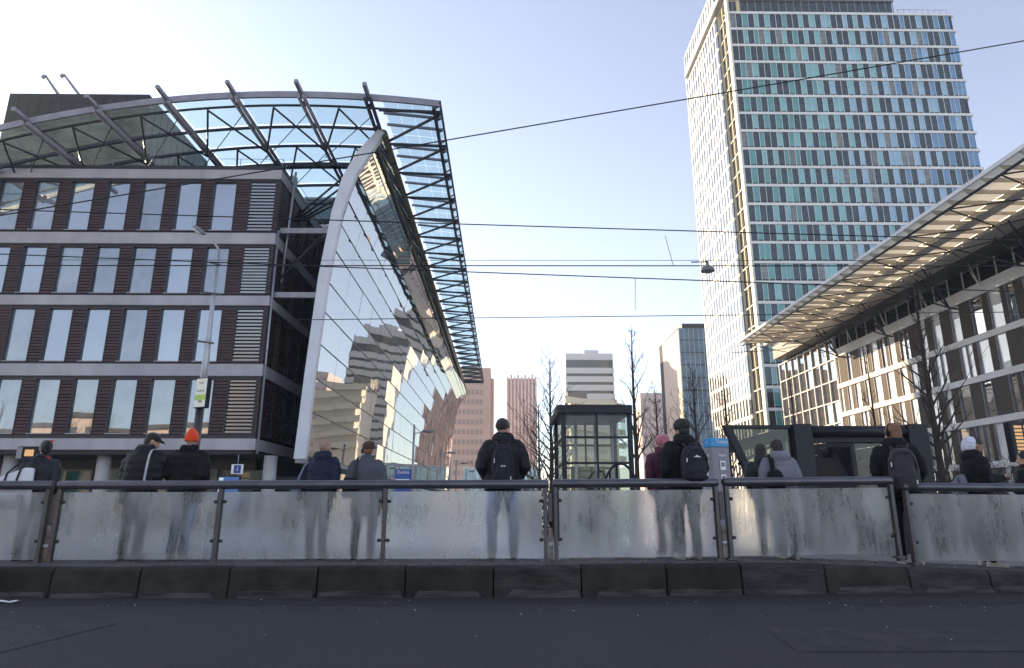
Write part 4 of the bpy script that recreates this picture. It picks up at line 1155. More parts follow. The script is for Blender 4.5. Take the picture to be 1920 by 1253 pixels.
# departure display under the office soffit and the big board beside the station
dd = thing('departure_display', 'small amber departure display above woman with white tote', 'display', (-9.9, 14, 1.0))
a, b = at(33, 837, 14), at(72, 861, 14)
box('case', M['iron'], dd, a.x, b.x, 14, 14.25, b.z, a.z, bevel=.015)
MB().tube((b.x - .15, 14.12, 0), (b.x - .15, 14.12, b.z), .04, n=8).build('post', M['iron'], dd)
box('side_plate', M['steel_grey'], dd, a.x + .01, a.x + .12, 13.985, 13.998, b.z + .01, a.z - .02)
box('screen', M['amber'], dd, a.x + .18, a.x + .36, 13.985, 13.998, b.z + .06, a.z - .07)
bd = thing('departure_board', 'black departure board with amber rows near the station shrubs', 'display', (11.4, 14, 0))
a = at(1893, 790, 14); b = at(1893, 866, 14)
box('case', M['iron'], bd, a.x - .02, a.x + 1.3, 14, 14.2, b.z, a.z, bevel=.02)
for x in (a.x + .3, a.x + 1.0): MB().tube((x, 14.1, 0), (x, 14.1, b.z), .05, n=8).build('leg', M['iron'], bd)
rg = random.Random(4)
for r_ in range(8):
    zz = a.z - .12 - .078 * r_
    for c0, c1 in ((.06, .22), (.27, rg.uniform(.5, .9)), (1.0, 1.2)): box('display_row', M['amber'], bd, a.x + c0, a.x + c1, 13.985, 13.998, zz - .026, zz + .026)
# information sign and screen by the entrance below the office block
inf = thing('information_sign', 'small white information sign with blue letter i', 'sign', (-13, 32.9, 2.5))
a, b = at(436, 871, 33), at(456, 889, 33)
box('panel', M['sign_white'], inf, a.x, b.x, 32.9, 32.96, b.z, a.z)
box('blue_field', M['sign_blue'], inf, a.x + .13, b.x - .1, 32.885, 32.897, b.z + .04, a.z - .04)
text('lettering', 'i', .34, M['sign_white'], Matrix.Translation(((a.x + b.x)/2 + .015, 32.88, (a.z + b.z)/2)) @ FACE_CAM, inf)
MB().tube(((a.x+b.x)/2, 32.93, a.z), ((a.x+b.x)/2, 32.93, 3.45), .02, n=6).build('hanger', M['pole'], inf)
scn = thing('information_screen', 'blue information screen under the letter i sign', 'display', (-13, 32, 0))
a, b = at(408, 892, 32), at(449, 915, 32)
box('case', M['iron'], scn, a.x, b.x, 32, 32.15, .0, a.z)
box('screen', M['screen_blue'], scn, a.x + .08, b.x - .06, 31.985, 31.998, 1.2, a.z - .06)
box('notice', M['screen_white'], scn, a.x + .10, a.x + .3, 31.97, 31.984, 1.6, a.z - .1)

# ================================================================ OVERHEAD WIRES
def wire(label, p, q, r, sag=0.0, name='overhead_wire'):
    p, q = V(p), V(q)
    pts = [p.lerp(q, i / 16) - V((0, 0, sag * 4 * (i/16) * (1 - i/16))) for i in range(17)]
    return tag(MB().path(pts, r, 6).build(name, M['wire']), label, 'wire', 'overhead wires above the tram road')
def ext(p, q, e):
    d = (q - p).normalized(); return p - d * e, q + d * e
wire('thick black wire slanting up past the glass tower top', *ext(at(300, 352, 16), at(1920, 75, 16), 8), .017, .05)
wire('top horizontal tram wire crossing the office windows', *ext(at(0, 391, 16), at(1920, 449, 16), 8), .015, .05)
wire('straight contact wire running level with the hanging lamp', *ext(at(0, 498, 14), at(1920, 499, 14), 8), .013)
wire('drooping wire just under the hanging lamp', *ext(at(0, 474, 14.3), at(1410, 527, 14.3), 12), .013, .04)
wire('lowest tram wire crossing over the bare trees', at(555, 600, 18), at(2100, 583, 18), .012)
wire('thin span wire that carries the hanging lamp', *ext(at(600, 488, 14), at(1920, 489, 14), 6), .006)
wire('short slanting dropper between top wire and contact wire', at(1247, 442, 16), at(1262, 497, 14.02), .007, 0, 'dropper_wire')
wire('short upright dropper down to the lowest wire', at(1191, 522, 14.3), at(1191, 581, 18), .007, 0, 'dropper_wire')
hl = thing('hanging_lamp', 'grey dome lamp hanging from the span wire', 'lamp', at(1327, 500, 14), None)
c = at(1327, 509, 14)
dome = MB(); rings = [(.0, .152), (.03, .150), (.06, .138), (.1, .115), (.13, .08), (.15, .04), (.19, .03)]
dome.loft([(c.z + z, r_, r_, c.x, 14.0) for z, r_ in rings], 24); dome.build('shade', M['lamp_shell'], hl)
MB().ell((c.x, 14, c.z), (.13, .13, .035), 18, 8).build('lens', M['lamp_shell'], hl)
MB().tube((c.x, 14, c.z + .18), (c.x, 14, c.z + .25), .02, n=6).tube((c.x - .36, 14, c.z + .22), (c.x, 14, c.z + .23), .014, n=6).build('hanger', M['wire'], hl)

# ================================================================ LITTER
lp = MB(); rg = random.Random(9); q = at(14, 1128, 7.9)
g = [[V((q.x - .16 + .07 * i, q.y - .04 + .05 * j + rg.uniform(-.01, .01), .008 + rg.random() * .025)) for i in range(5)] for j in range(3)]
vs = [p for r_ in g for p in r_]; lp.add(vs, [(j*5+i, j*5+i+1, j*5+i+6, j*5+i+5) for j in range(2) for i in range(4)])
tag(lp.build('paper_scrap', M['litter']), 'crumpled white paper scrap lying at the kerb', 'litter')
bits = MB()
for i in range(80):
    y = 8.2 - abs(rg.gauss(0, 1.3)) ; x = rg.uniform(-7, 8); s = rg.uniform(.005, .016); a = rg.uniform(0, 3)
    if y < 4.6: continue
    bits.add([(x + s * math.cos(a + t), y + s * math.sin(a + t), .004 + rg.random() * .006) for t in (0, 1.5, 3.1, 4.5)], [(0, 1, 2, 3)])
for i in range(60):
    x = rg.uniform(-7, 6); y = kerb_y(x) + rg.uniform(.1, .55); s = rg.uniform(.006, .02); a = rg.uniform(0, 3)
    bits.add([(x + s * math.cos(a + t), y + s * math.sin(a + t), ztop(x) + .004 + rg.random() * .006) for t in (0, 1.5, 3.1, 4.5)], [(0, 1, 2, 3)])
struct(bits.build('grit', M['litter']), 'stuff')

# ================================================================ HAZE of the low winter sun over the square
HZ = dict(x=(-140, 140), y=(-70, 300), z=(-1, 106))
hz = MB().box(*HZ['x'], *HZ['y'], *HZ['z']).build('haze', None)
hm, ht, ho = nodes('haze_air')
pv = N(ht, 'ShaderNodeVolumePrincipled', Density=.0005, Anisotropy=0.0); pv.inputs['Color'].default_value = (.80, .90, 1.0, 1)
ht.links.new(pv.outputs[0], ho.inputs['Volume'])
hz.data.materials.clear(); hz.data.materials.append(hm)
struct(hz, 'stuff')
# ================================================================ PEOPLE
def cloth(name, c, c2=None, rough=.85, sheen=.03, bscale=120, bump=.25):
    return mat(name, c, rough, c2=c2 or tuple(x * .75 for x in c), scale=7, bump=bump, bscale=bscale, sheen=sheen, spec=.3)
W = dict(
    skin=mat('skin_light', (.52, .33, .25), .5, c2=(.46, .27, .2), scale=14), skin2=mat('skin_tan', (.34, .19, .125), .5, c2=(.29, .155, .1), scale=14),
    black=cloth('black_nylon', (.009, .009, .011), rough=.65), black2=cloth('black_cotton', (.007, .007, .008)), navy=cloth('navy_nylon', (.008, .013, .034), rough=.65),
    grey=cloth('grey_wool', (.085, .09, .11)), coat=cloth('grey_parka', (.20, .20, .235), rough=.75), plum=cloth('plum_wool', (.085, .025, .045)),
    charcoal=cloth('charcoal_nylon', (.02, .021, .026), rough=.6), jeans=cloth('blue_denim', (.06, .17, .42), (.11, .25, .52)), denim=cloth('dark_denim', (.035, .06, .13), (.05, .085, .17)),
    pants=cloth('dark_trousers', (.018, .02, .027)), shoe=mat('dark_shoe', (.02, .02, .02), .5), sneaker=mat('white_sneaker', (.6, .6, .58), .6),
    orange=cloth('orange_knit', (.95, .085, .012), (.75, .06, .01), .9, .3, 200, .5), brown=cloth('brown_felt', (.085, .05, .036)), beanie=cloth('dark_knit', (.03, .026, .024), None, .9, .3, 200, .5),
    pink=cloth('pink_fluff', (.62, .22, .27), (.45, .13, .18), .95, .5, 160, .6), hair=mat('black_hair', (.012, .009, .008), .45, c2=(.025, .018, .014), scale=30, stretch=(6, 6, 1), bump=.6, bscale=90),
    hair2=mat('chestnut_hair', (.17, .075, .035), .45, c2=(.26, .13, .065), scale=22, stretch=(5, 5, 1), bump=.6, bscale=80), stub=mat('shaved_hair', (.36, .22, .165), .6, c2=(.27, .17, .13), scale=30),
    white=cloth('white_cotton', (.66, .67, .74), (.56, .57, .66)), strap=cloth('webbing', (.03, .03, .036), rough=.6), whitestrap=cloth('white_strap', (.5, .5, .5)),
    tote=mat('white_tote', (.72, .72, .76), .55), packgrey=cloth('grey_pack', (.035, .035, .042), rough=.6), packnavy=cloth('navy_pack', (.011, .012, .02), rough=.6),
    bluebag=cloth('pale_blue_bag', (.22, .26, .36)), mint=mat('logo_white', (.75, .75, .75), .5), eyew=mat('eye_white', (.7, .7, .7), .3), iris=mat('iris', (.03, .02, .015), .2),
    phone=mat('phone_black', (.01, .01, .012), .2), red=mat('red_tag', (.5, .02, .03), .6), lip=mat('lip', (.33, .12, .10), .5))

def remesh(mb, voxel, name, m, parent, smooth=3, fold=None, seed=0, quilt=None):
    me = mb.mesh('tmp', m)
    o = bpy.data.objects.new('tmp', me); col.objects.link(o)
    r = o.modifiers.new('r', 'REMESH'); r.mode = 'VOXEL'; r.voxel_size = voxel; r.use_smooth_shade = True
    s = o.modifiers.new('s', 'SMOOTH'); s.factor = .5; s.iterations = smooth
    dg = bpy.context.evaluated_depsgraph_get()
    out = bpy.data.meshes.new_from_object(o.evaluated_get(dg))
    bpy.data.objects.remove(o); bpy.data.meshes.remove(me)
    if fold or quilt:
        off = V((seed * 3.7, seed * 1.3, seed * 2.1)); ns = [v.normal.copy() for v in out.vertices]
        for v, n in zip(out.vertices, ns):
            d = 0
            if fold:
                a, sc_ = fold
                d += a * (noise.noise((v.co + off) * sc_) + .6 * noise.noise((V((v.co.x * 1.2, v.co.y * 1.2, v.co.z * 2.6)) + off) * sc_ * 1.7))
            if quilt: d += quilt[0] * (abs(math.sin(v.co.z * math.pi / quilt[1])) - .5)
            v.co += n * d
        out.update()
    out.polygons.foreach_set('use_smooth', [True] * len(out.polygons))
    out.materials.clear(); out.materials.append(m); out.name = name
    return inst_local(name, out, parent)
def inst_local(name, me, parent):
    o = bpy.data.objects.new(name, me); col.objects.link(o); o.parent = parent
    return o

def hand(b, w, d, side, curl=.5, s=1.0):
    """palm and five bent fingers beyond wrist w, pointing along d"""
    d = V(d).normalized(); up = V((0, 0, 1)) if abs(d.z) < .8 else V((0, 1, 0))
    x = d.cross(up).normalized() * side; n = x.cross(d).normalized() * side
    w = V(w); q = Matrix((x, d, n)).transposed()
    b.ell(w + d * .05, (.042, .056, .019), 10, 8, 0, q)
    for k, (o, L) in enumerate(((-.030, .062), (-.010, .075), (.011, .080), (.031, .070))):
        p = w + d * .088 + x * o; pts = [p]
        for j in range(3):
            a = curl * (j + .6) * .75
            p = p + (d * math.cos(a) - n * math.sin(a)) * L * (.42, .32, .26)[j]; pts.append(p)
        b.limb(pts, [.0095, .009, .0085, .0075], 7)
    p = w + d * .03 + x * .034
    b.limb([p, p + x * .022 + d * .026 - n * .008, p + x * .024 + d * .056 - n * .022], [.0125, .011, .009], 7)

def person(label, x, y, h, face=0, lean=0, hyaw=0, hpitch=0, puff=1.0, pose='pocket', jacket='black', trousers='pants', shoe='shoe', skin='skin', hem=.80, hood=True,
           quilt=None, stance=.10, seed=0, hips=0, kind='person', collar=True, hoodsize=1.0, turnarms=0, elbow=1.0):
    s = h / 1.75; z0 = ztop(x)
    t = thing('person', label, 'person', (x, y, z0), 'people waiting on the platform', R(face))
    HM = Matrix.Translation((0, .01, 1.52)) @ Matrix.Rotation(R(hyaw), 4, 'Z') @ Matrix.Rotation(R(-hpitch), 4, 'X') @ Matrix.Translation((0, -.01, -1.52))
    def bend(v):
        v = V(v)
        if v.z > .85:
            f = min(1, (v.z - .85) / .35); f = f * f * (3 - 2 * f)
            v = Matrix.Translation((0, 0, .95)) @ Matrix.Rotation(R(-lean * f), 4, 'X') @ Matrix.Translation((0, 0, -.95)) @ v
        v = V(v)
        v.x += hips * max(0, min(1, v.z / .95)) * (1 if v.z < .95 else max(0, 1 - (v.z - .95) / .5))
        return v
    def fin(b, head=False):
        for i, v in enumerate(b.v):
            if head: v = HM @ v
            b.v[i] = bend(v) * s
        return b
    E_, S_ = elbow, puff
    poses = {'pocket': ((.255 * E_, -.06, 1.14), (.20, .11, .99)), 'front': ((.25 * E_, -.03, 1.15), (.10, .25, 1.15)), 'hang': ((.245, -.03, 1.13), (.25, .04, .88)),
             'phone': ((.22, .0, 1.14), (.09, .27, 1.20)), 'out': ((.280 * E_, -.08, 1.13), (.22, .10, 1.00))}
    pp = (pose.split('/') * 2)[:2]; AR = {-1: poses[pp[0]], 1: poses[pp[1]]}
    SH = .185
    # body: one continuous figure
    b = MB()
    b.loft([(.86, .15, .10, 0, 0), (.95, .165, .11, 0, 0), (1.1, .145, .10, 0, .01), (1.28, .165, .115, 0, .01), (1.40, .17, .10, 0, 0), (1.47, .10, .07, 0, 0)], 16)
    b.limb([(0, -.01, 1.42), (0, .0, 1.50), (0, .012, 1.57)], [.062, .056, .056], 12)
    for sd in (-1, 1):
        el, wr = AR[sd]
        b.limb([(sd * .09, 0, .92), (sd * stance, .02, .50), (sd * stance, -.02, .09)], [.085, .058, .042], 12)
        b.ell((sd * stance, .05, .05), (.042, .11, .045), 10, 8)
        b.limb([(sd * SH, 0, 1.41), (sd * el[0], el[1], el[2]), (sd * wr[0], wr[1], wr[2])], [.058, .044, .031], 10)
        dd = V((sd * wr[0], wr[1], wr[2])) - V((sd * el[0], el[1], el[2]))
        hand(b, (sd * wr[0], wr[1], wr[2]), dd, -sd, .55 if 'phone' not in pose else .9)
    hb = MB()
    hb.ell((0, .0, 1.645), (.074, .094, .108), 18, 12); hb.ell((0, .035, 1.578), (.055, .066, .060), 14, 9); hb.ell((0, .06, 1.60), (.05, .04, .055), 12, 8)
    hb.limb([(0, .088, 1.645), (0, .104, 1.615), (0, .112, 1.602)], [.009, .0125, .014], 8)
    hb.limb([(-.03, .086, 1.668), (.03, .086, 1.668)], [.010, .010], 8)
    hb.ell((0, .092, 1.568), (.024, .012, .010), 10, 6); hb.ell((0, .088, 1.535), (.02, .014, .014), 10, 6)
    for sd in (-1, 1): hb.ell((sd * .075, -.008, 1.622), (.010, .020, .031), 8, 8)
    for v in hb.v: v.z = 1.52 + (v.z - 1.52) * 1.0
    fin(b); fin(hb, True)
    b.v2 = len(b.v); b.add(hb.v, hb.f, True)
    remesh(b, .0115, 'body', W[skin], t, 1)
    # trousers
    p = MB()
    p.loft([(.80, .155, .115, 0, 0), (.90, .175, .125, 0, -.01), (1.0, .165, .115, 0, 0)], 18)
    for sd in (-1, 1): p.limb([(sd * .088, 0, .88), (sd * (stance * .5 + .045), .0, .70), (sd * stance, .015, .50), (sd * stance, -.01, .28), (sd * stance, -.015, .10)], [.100, .094, .076, .066, .066], 12)
    remesh(fin(p), .017, 'trousers', W[trousers], t, 2, (.010, 9), seed)
    for sd in (-1, 1):
        f = MB().loft([(.0, .046, .135, sd * stance, .045), (.025, .050, .140, sd * stance, .045), (.055, .045, .120, sd * stance, .04), (.09, .042, .07, sd * stance, -.01), (.12, .04, .055, sd * stance, -.02)], 14, 2.4)
        fin(f); inst_local('shoe', f.mesh('shoe', W[shoe]), t)
    # jacket
    j = MB()
    j.loft([(hem, .195 * S_, .145 * S_, 0, 0), (hem + .03, .205 * S_, .15 * S_, 0, 0), (1.02, .200 * S_, .148 * S_, 0, 0), (1.15, .198 * S_, .145 * S_, 0, 0), (1.28, .212 * S_, .150 * S_, 0, 0), (1.38, .205 * S_, .135 * S_, 0, -.005), (1.44, .165, .11, 0, -.005), (1.49, .105, .088, 0, 0)] +
           ([(1.545, .088, .085, 0, .0)] if collar else []), 24, 2.3)
    for sd in (-1, 1):
        el, wr = AR[sd]
        j.limb([(sd * SH * .95, 0, 1.40), (sd * (SH + el[0] * .98) / 2 * 1.04, el[1] * .4, 1.28), (sd * el[0], el[1], el[2]), (sd * wr[0] * 1.0, wr[1], wr[2])], [.078 * S_, .080 * S_, .070 * S_, .052 * S_], 14)
    if hood:
        k = hoodsize
        j.ell((0, -.085, 1.475), (.125 * k, .065 * k, .075 * k), 16, 10); j.ell((-.07, -.04, 1.515), (.055 * k, .075 * k, .05 * k), 12, 8); j.ell((.07, -.04, 1.515), (.055 * k, .075 * k, .05 * k), 12, 8)
    jk = remesh(fin(j), .0145, 'jacket', W[jacket], t, 2, (.010, 12), seed + 5, quilt)
    t['s'] = 0
    del t['s']
    def headpart(name, build, m, voxel=.011, smooth=1, fold=None, parent=None):
        q = MB(); build(q)
        return remesh(fin(q, True), voxel, name, W[m], parent or t, smooth, fold, seed)
    def raw(name, build, m, head=False, parent=None):
        q = MB(); build(q); fin(q, head)
        return inst_local(name, q.mesh(name, W[m]), parent or t)
    return dict(t=t, s=s, bend=bend, fin=fin, head=headpart, raw=raw, jacket=jk)

def hair_cap(q, back=.02, low=1.60, r=1.0):
    q.ell((0, -.018, 1.662), (.083 * r, .098 * r, .100 * r), 18, 12); q.ell((0, -.05, 1.615), (.074 * r, .062 * r, .075), 14, 9)
def beanie(q, peak=0, fold=True):
    q.ell((0, -.012, 1.672), (.089, .108, .098 + peak), 20, 12)
    if peak: q.ell((0, -.02, 1.74), (.06, .07, .075), 14, 9)
    if fold: q.loft([(1.635, .090, .108, 0, -.012), (1.645, .094, .112, 0, -.012), (1.675, .094, .112, 0, -.012), (1.69, .088, .106, 0, -.012)], 22)

def backpack(label, P, c, scale=(1, 1, 1), mk='packnavy', yoff=-.165, zoff=0.0, xoff=0.0, tilt=0, logo=None, tagc=None):
    """pack on a person's back: same local frame as the person"""
    t0 = P['t']; s = P['s']; sx, sy, sz = scale
    t = thing('backpack', label, 'backpack', t0.location.copy(), 'backpacks worn on the platform', t0.rotation_euler.z)
    def fin(b):
        for i, v in enumerate(b.v):
            v = V((v.x * sx + xoff, v.y * sy, (v.z - 1.40) * sz + 1.40 + zoff))
            if tilt: v = Matrix.Translation((0, 0, 1.4)) @ Matrix.Rotation(R(tilt), 4, 'X') @ Matrix.Translation((0, 0, -1.4)) @ v
            v.y += yoff
            b.v[i] = P['bend'](v) * s
        return b
    b = MB().loft([(.93, .10, .05, 0, -.055), (.945, .135, .075, 0, -.07), (1.0, .15, .09, 0, -.08), (1.15, .155, .092, 0, -.08), (1.30, .142, .082, 0, -.07), (1.385, .11, .06, 0, -.055), (1.42, .06, .03, 0, -.035)], 24, 3)
    remesh(fin(b), .014, 'main_compartment', W[mk], t, 2, (.006, 10), 3)
    f = MB().loft([(.955, .08, .03, 0, -.15), (.975, .105, .042, 0, -.155), (1.10, .11, .045, 0, -.16), (1.20, .095, .035, 0, -.155), (1.235, .06, .02, 0, -.145)], 20, 3)
    remesh(fin(f), .012, 'pocket', W[mk], t, 2, (.005, 12), 6)
    zp = MB().path([(-.125, -.145, 1.16), (-.118, -.150, 1.28), (-.08, -.142, 1.352), (0, -.138, 1.368), (.08, -.142, 1.352), (.118, -.150, 1.28), (.125, -.145, 1.16)], .006, 6); inst_local('zip', fin(zp).mesh('zip', W['strap']), t)
    for sd in (-1, 1):
        st_ = MB().path([(sd * .07, -.02, 1.40), (sd * .085, .04, 1.475), (sd * .10, .14, 1.50), (sd * .12, .26, 1.44), (sd * .14, .305, 1.28), (sd * .16, .22, 1.08), (sd * .14, .02, .98)], .026, 8, flat=.35)
        inst_local('shoulder_strap', fin(st_).mesh('shoulder_strap', W['strap']), t)
        cp = MB().path([(sd * .148, -.03, 1.12), (sd * .13, -.15, 1.10)], .010, 6, flat=.4); inst_local('side_strap', fin(cp).mesh('side_strap', W['strap']), t)
        z2 = MB().box(sd * .10 - .006, sd * .10 + .006, -.195, -.185, 1.02, 1.06) if sd > 0 else MB().box(-.125 - .005, -.125 + .005, -.168, -.160, 1.20, 1.25)
        inst_local('zip_pull', fin(z2).mesh('zip_pull', W['mint']), t)
    hd = MB().path([(-.035, -.04, 1.405), (-.03, -.045, 1.44), (.03, -.045, 1.44), (.035, -.04, 1.405)], .010, 6); inst_local('grab_handle', fin(hd).mesh('grab_handle', W['strap']), t)
    if logo == 'bar':
        for k, w_ in enumerate((.010, .008, .006, .009, .007)): inst_local('logo', fin(MB().box(-.036 + .014 * k, -.036 + .014 * k + w_, -.206, -.2015, 1.158, 1.170 + .005 * (k % 2))).mesh('logo', W['mint']), t)
    if logo == 'peak':
        g = MB().prism([(-.045, 1.262), (.045, 1.262), (.026, 1.278), (.012, 1.274), (-.002, 1.292), (-.02, 1.276)], -.170, -.164); inst_local('logo', fin(g).mesh('logo', W['mint']), t)
    if tagc:
        g = MB().box(-.035, .035, -.172, -.166, .965, .985); inst_local('label_patch', fin(g).mesh('label_patch', W[tagc]), t)
    return t

def hx(px, py, Y): p = at(px, py, Y); return p.x, p.z
def hgt(px, py, Y, extra=0): x, z = hx(px, py, Y); return x, z - ztop(x) - extra

# 1 woman with clipped-up hair and white tote
x, h = hgt(84, 826, 9.35)
P = person('woman with clipped up black hair in dark jacket carrying a white tote', x, 9.35, h - .0, face=8, lean=4, hyaw=35, pose='pocket', jacket='charcoal', hood=False, seed=1, trousers='pants', elbow=1.05)
hr = P['head']('hair', lambda q: (hair_cap(q), q.ell((0, -.085, 1.69), (.05, .045, .06)), q.ell((.03, -.1, 1.73), (.022, .02, .025))), 'hair', .010, 1, (.006, 25))
P['raw']('hair_clip', lambda q: q.limb([(.03, -.125, 1.715), (.055, -.12, 1.74)], [.012, .014], 8), 'red', True, hr)
P['raw']('scarf_trim', lambda q: q.limb([(.075, -.05, 1.50), (.11, -.03, 1.475)], [.016, .018], 8), 'red')
tb = thing('tote_bag', 'white tote bag with black straps hanging on a woman\'s back', 'bag', (x - .12, 9.1, 1.1), None, R(8))
a = V((x - .13, 9.135, 0)); zt = at(70, 882, 9.1).z
g = MB().prism([(a.x - .24, zt - .50), (a.x + .24, zt - .52), (a.x + .22, zt + .03), (a.x + .10, zt + .035), (a.x - .20, zt - .09)], 9.08, 9.145)
g.build('bag_body', W['tote'], tb, .02, 2)
for dx, dz in ((-.10, -.06), (.07, .0)):
    MB().path([(a.x + dx - .03, 9.068, zt + dz - .14), (a.x + dx, 9.07, zt + dz + .02), (a.x + dx * .5 + .06, 9.12, zt + .10), (a.x + .16, 9.22, zt + .20), (a.x + .17, 9.30, zt + .20)], .013, 6).build('strap', W['strap'], tb)
# 2 man in black puffer and cap, looking down
x, h = hgt(283, 817, 9.32)
x2 = at(262, 900, 9.32).x
P = person('man in black puffer jacket and dark cap with white shoulder strap', x2, 9.32, h + .06, face=-4, lean=9, hyaw=-50, hpitch=22, puff=1.22, pose='front', jacket='black', quilt=(.012, .105), seed=2, trousers='charcoal', hoodsize=1.05, hem=.74)
P['head']('hair', lambda q: hair_cap(q), 'hair', .011, 1, (.004, 30))
cp = P['head']('cap', lambda q: (q.ell((0, -.012, 1.678), (.090, .108, .088), 20, 12), q.ell((0, .10, 1.69), (.07, .06, .012), 14, 8)), 'beanie')
sb_ = thing('shoulder_bag', 'white shoulder strap slung over a black puffer jacket', 'bag', (x2, 9.2, 1.4))
P2 = [P['bend'](V(v)) * P['s'] for v in ((.10, .02, 1.53), (.125, -.10, 1.47), (.15, -.165, 1.38), (.165, -.19, 1.22), (.175, -.19, 1.05), (.20, -.16, .86))]
rz = Matrix.Rotation(R(-4), 3, 'Z')
MB().path([rz @ v + P['t'].location for v in P2], .016, 6, flat=.5).build('strap', W['whitestrap'], sb_)
MB().ell(rz @ P2[-1] + P['t'].location, (.07, .05, .09)).build('pouch', W['black2'], sb_)
# 3 man in orange beanie
x, h = hgt(369, 806, 9.4)
P = person('man in black jacket wearing a bright orange beanie and jeans', x - .07, 9.4, h - .02, face=-6, lean=3, hyaw=0, puff=1.22, pose='pocket/out', jacket='black2', trousers='jeans', shoe='sneaker', quilt=(.009, .12), seed=3, hips=.03, stance=.085, hoodsize=.95, hem=.76)
P['head']('beanie', lambda q: (q.loft([(1.60, .088, .104, 0, -.012), (1.64, .094, .112, 0, -.012), (1.69, .090, .106, 0, -.012), (1.735, .070, .084, 0, -.015), (1.775, .042, .05, 0, -.018), (1.80, .015, .018, 0, -.02)], 22), ), 'orange', .010, 1, (.0035, 40))
# 4 bald man in navy jacket
x, h = hgt(614, 826, 9.4)
P = person('bald man in hooded navy jacket with pale strap', x - .05, 9.4, h + .02, face=-10, lean=6, hyaw=-22, puff=1.08, pose='hang/pocket', jacket='navy', trousers='denim', seed=4, hips=-.035, hoodsize=1.15, hem=.70)
P['head']('shaved_hair', lambda q: (q.ell((0, -.014, 1.652), (.0765, .094, .105), 18, 12),), 'stub', .011, 1)
sb_ = thing('shoulder_bag', 'pale blue shoulder bag at the bald man\'s side', 'bag', (x - .3, 9.3, 1.0))
rz = Matrix.Rotation(R(-10), 3, 'Z'); L0 = P['t'].location
MB().path([rz @ (P['bend'](V(v)) * P['s']) + L0 for v in ((-.16, .0, 1.49), (-.24, -.12, 1.33), (-.28, -.15, 1.15), (-.30, -.12, .98))], .018, 6, flat=.5).build('strap', W['bluebag'], sb_)
MB().loft([(L0.z + .78 + d, .06 * k, .13 * k, L0.x - .32, L0.y - .05) for d, k in ((0, .8), (.04, 1), (.2, 1), (.26, .8))], 16, 3).build('pouch', W['bluebag'], sb_)
# 5 man in brown flat cap and grey coat
x, h = hgt(690, 829, 9.42)
P = person('man in brown cap and grey wool coat holding a phone to his ear', x - .0, 9.42, h - .0, face=6, lean=3, hyaw=12, puff=1.10, pose='pocket/hang', jacket='grey', trousers='denim', hood=False, seed=5, hips=.02, stance=.12, hem=.62)
P['head']('hair', lambda q: hair_cap(q, r=.97), 'hair2', .011, 1, (.004, 30))
P['head']('cap', lambda q: (q.ell((0, -.01, 1.685), (.095, .112, .082), 20, 12), q.ell((.015, -.03, 1.70), (.088, .09, .07), 16, 10), q.loft([(1.632, .09, .108, 0, -.012), (1.65, .093, .111, 0, -.012), (1.67, .09, .108, 0, -.012)], 22)), 'brown', .011, 1)
P['raw']('ear_muff', lambda q: q.ell((-.085, .0, 1.61), (.022, .035, .045)), 'hair', True)
sb_ = thing('shoulder_bag', 'black shoulder bag strap over the grey wool coat', 'bag', (x - .2, 9.3, 1.0))
rz = Matrix.Rotation(R(6), 3, 'Z'); L0 = P['t'].location
MB().path([rz @ (P['bend'](V(v)) * P['s']) + L0 for v in ((-.12, .05, 1.52), (-.14, -.08, 1.49), (-.15, -.165, 1.38), (-.16, -.185, 1.2), (-.18, -.19, 1.02))], .018, 6, flat=.45).build('strap', W['strap'], sb_)
MB().loft([(L0.z + .80 + d, .11 * k, .05 * k, L0.x - .17, L0.y - .20) for d, k in ((0, .8), (.04, 1), (.22, 1), (.27, .8))], 16, 3).build('pouch', W['black2'], sb_)
# 6 man in beanie with backpack
x, h = hgt(946, 785, 9.45)
P = person('man in dark beanie and black hooded jacket wearing jeans', x - .02, 9.45, h - .01, face=3, lean=1, hyaw=-24, puff=1.18, pose='out', jacket='black', trousers='jeans', shoe='shoe', seed=6, hoodsize=1.25, stance=.135, elbow=1.02, hem=.82)
P['head']('beanie', lambda q: beanie(q), 'beanie', .010, 1, (.002, 60))
P['raw']('beard', lambda q: q.ell((0, .052, 1.562), (.057, .058, .046)), 'hair', True)
backpack('slim black backpack with small white logo on man in beanie', P, None, (.92, .8, 1.16), 'packnavy', -.155, -.01, -.01, logo='bar')
# 7 person in pink hat, half hidden
x, h = hgt(1242, 819, 9.95)
P = person('person in fluffy pink hat and plum jacket behind the curly haired backpacker', x + .0, 9.95, h + .02, face=10, lean=3, hyaw=25, puff=1.08, pose='pocket', jacket='plum', seed=7, hoodsize=1.2, trousers='pants')
P['head']('hat', lambda q: (q.ell((0, -.012, 1.67), (.104, .118, .105), 22, 14),), 'pink', .010, 0, (.014, 38))
backpack('dark navy backpack on the person in pink hat', P, None, (.95, .85, 1.0), 'packnavy', -.15)
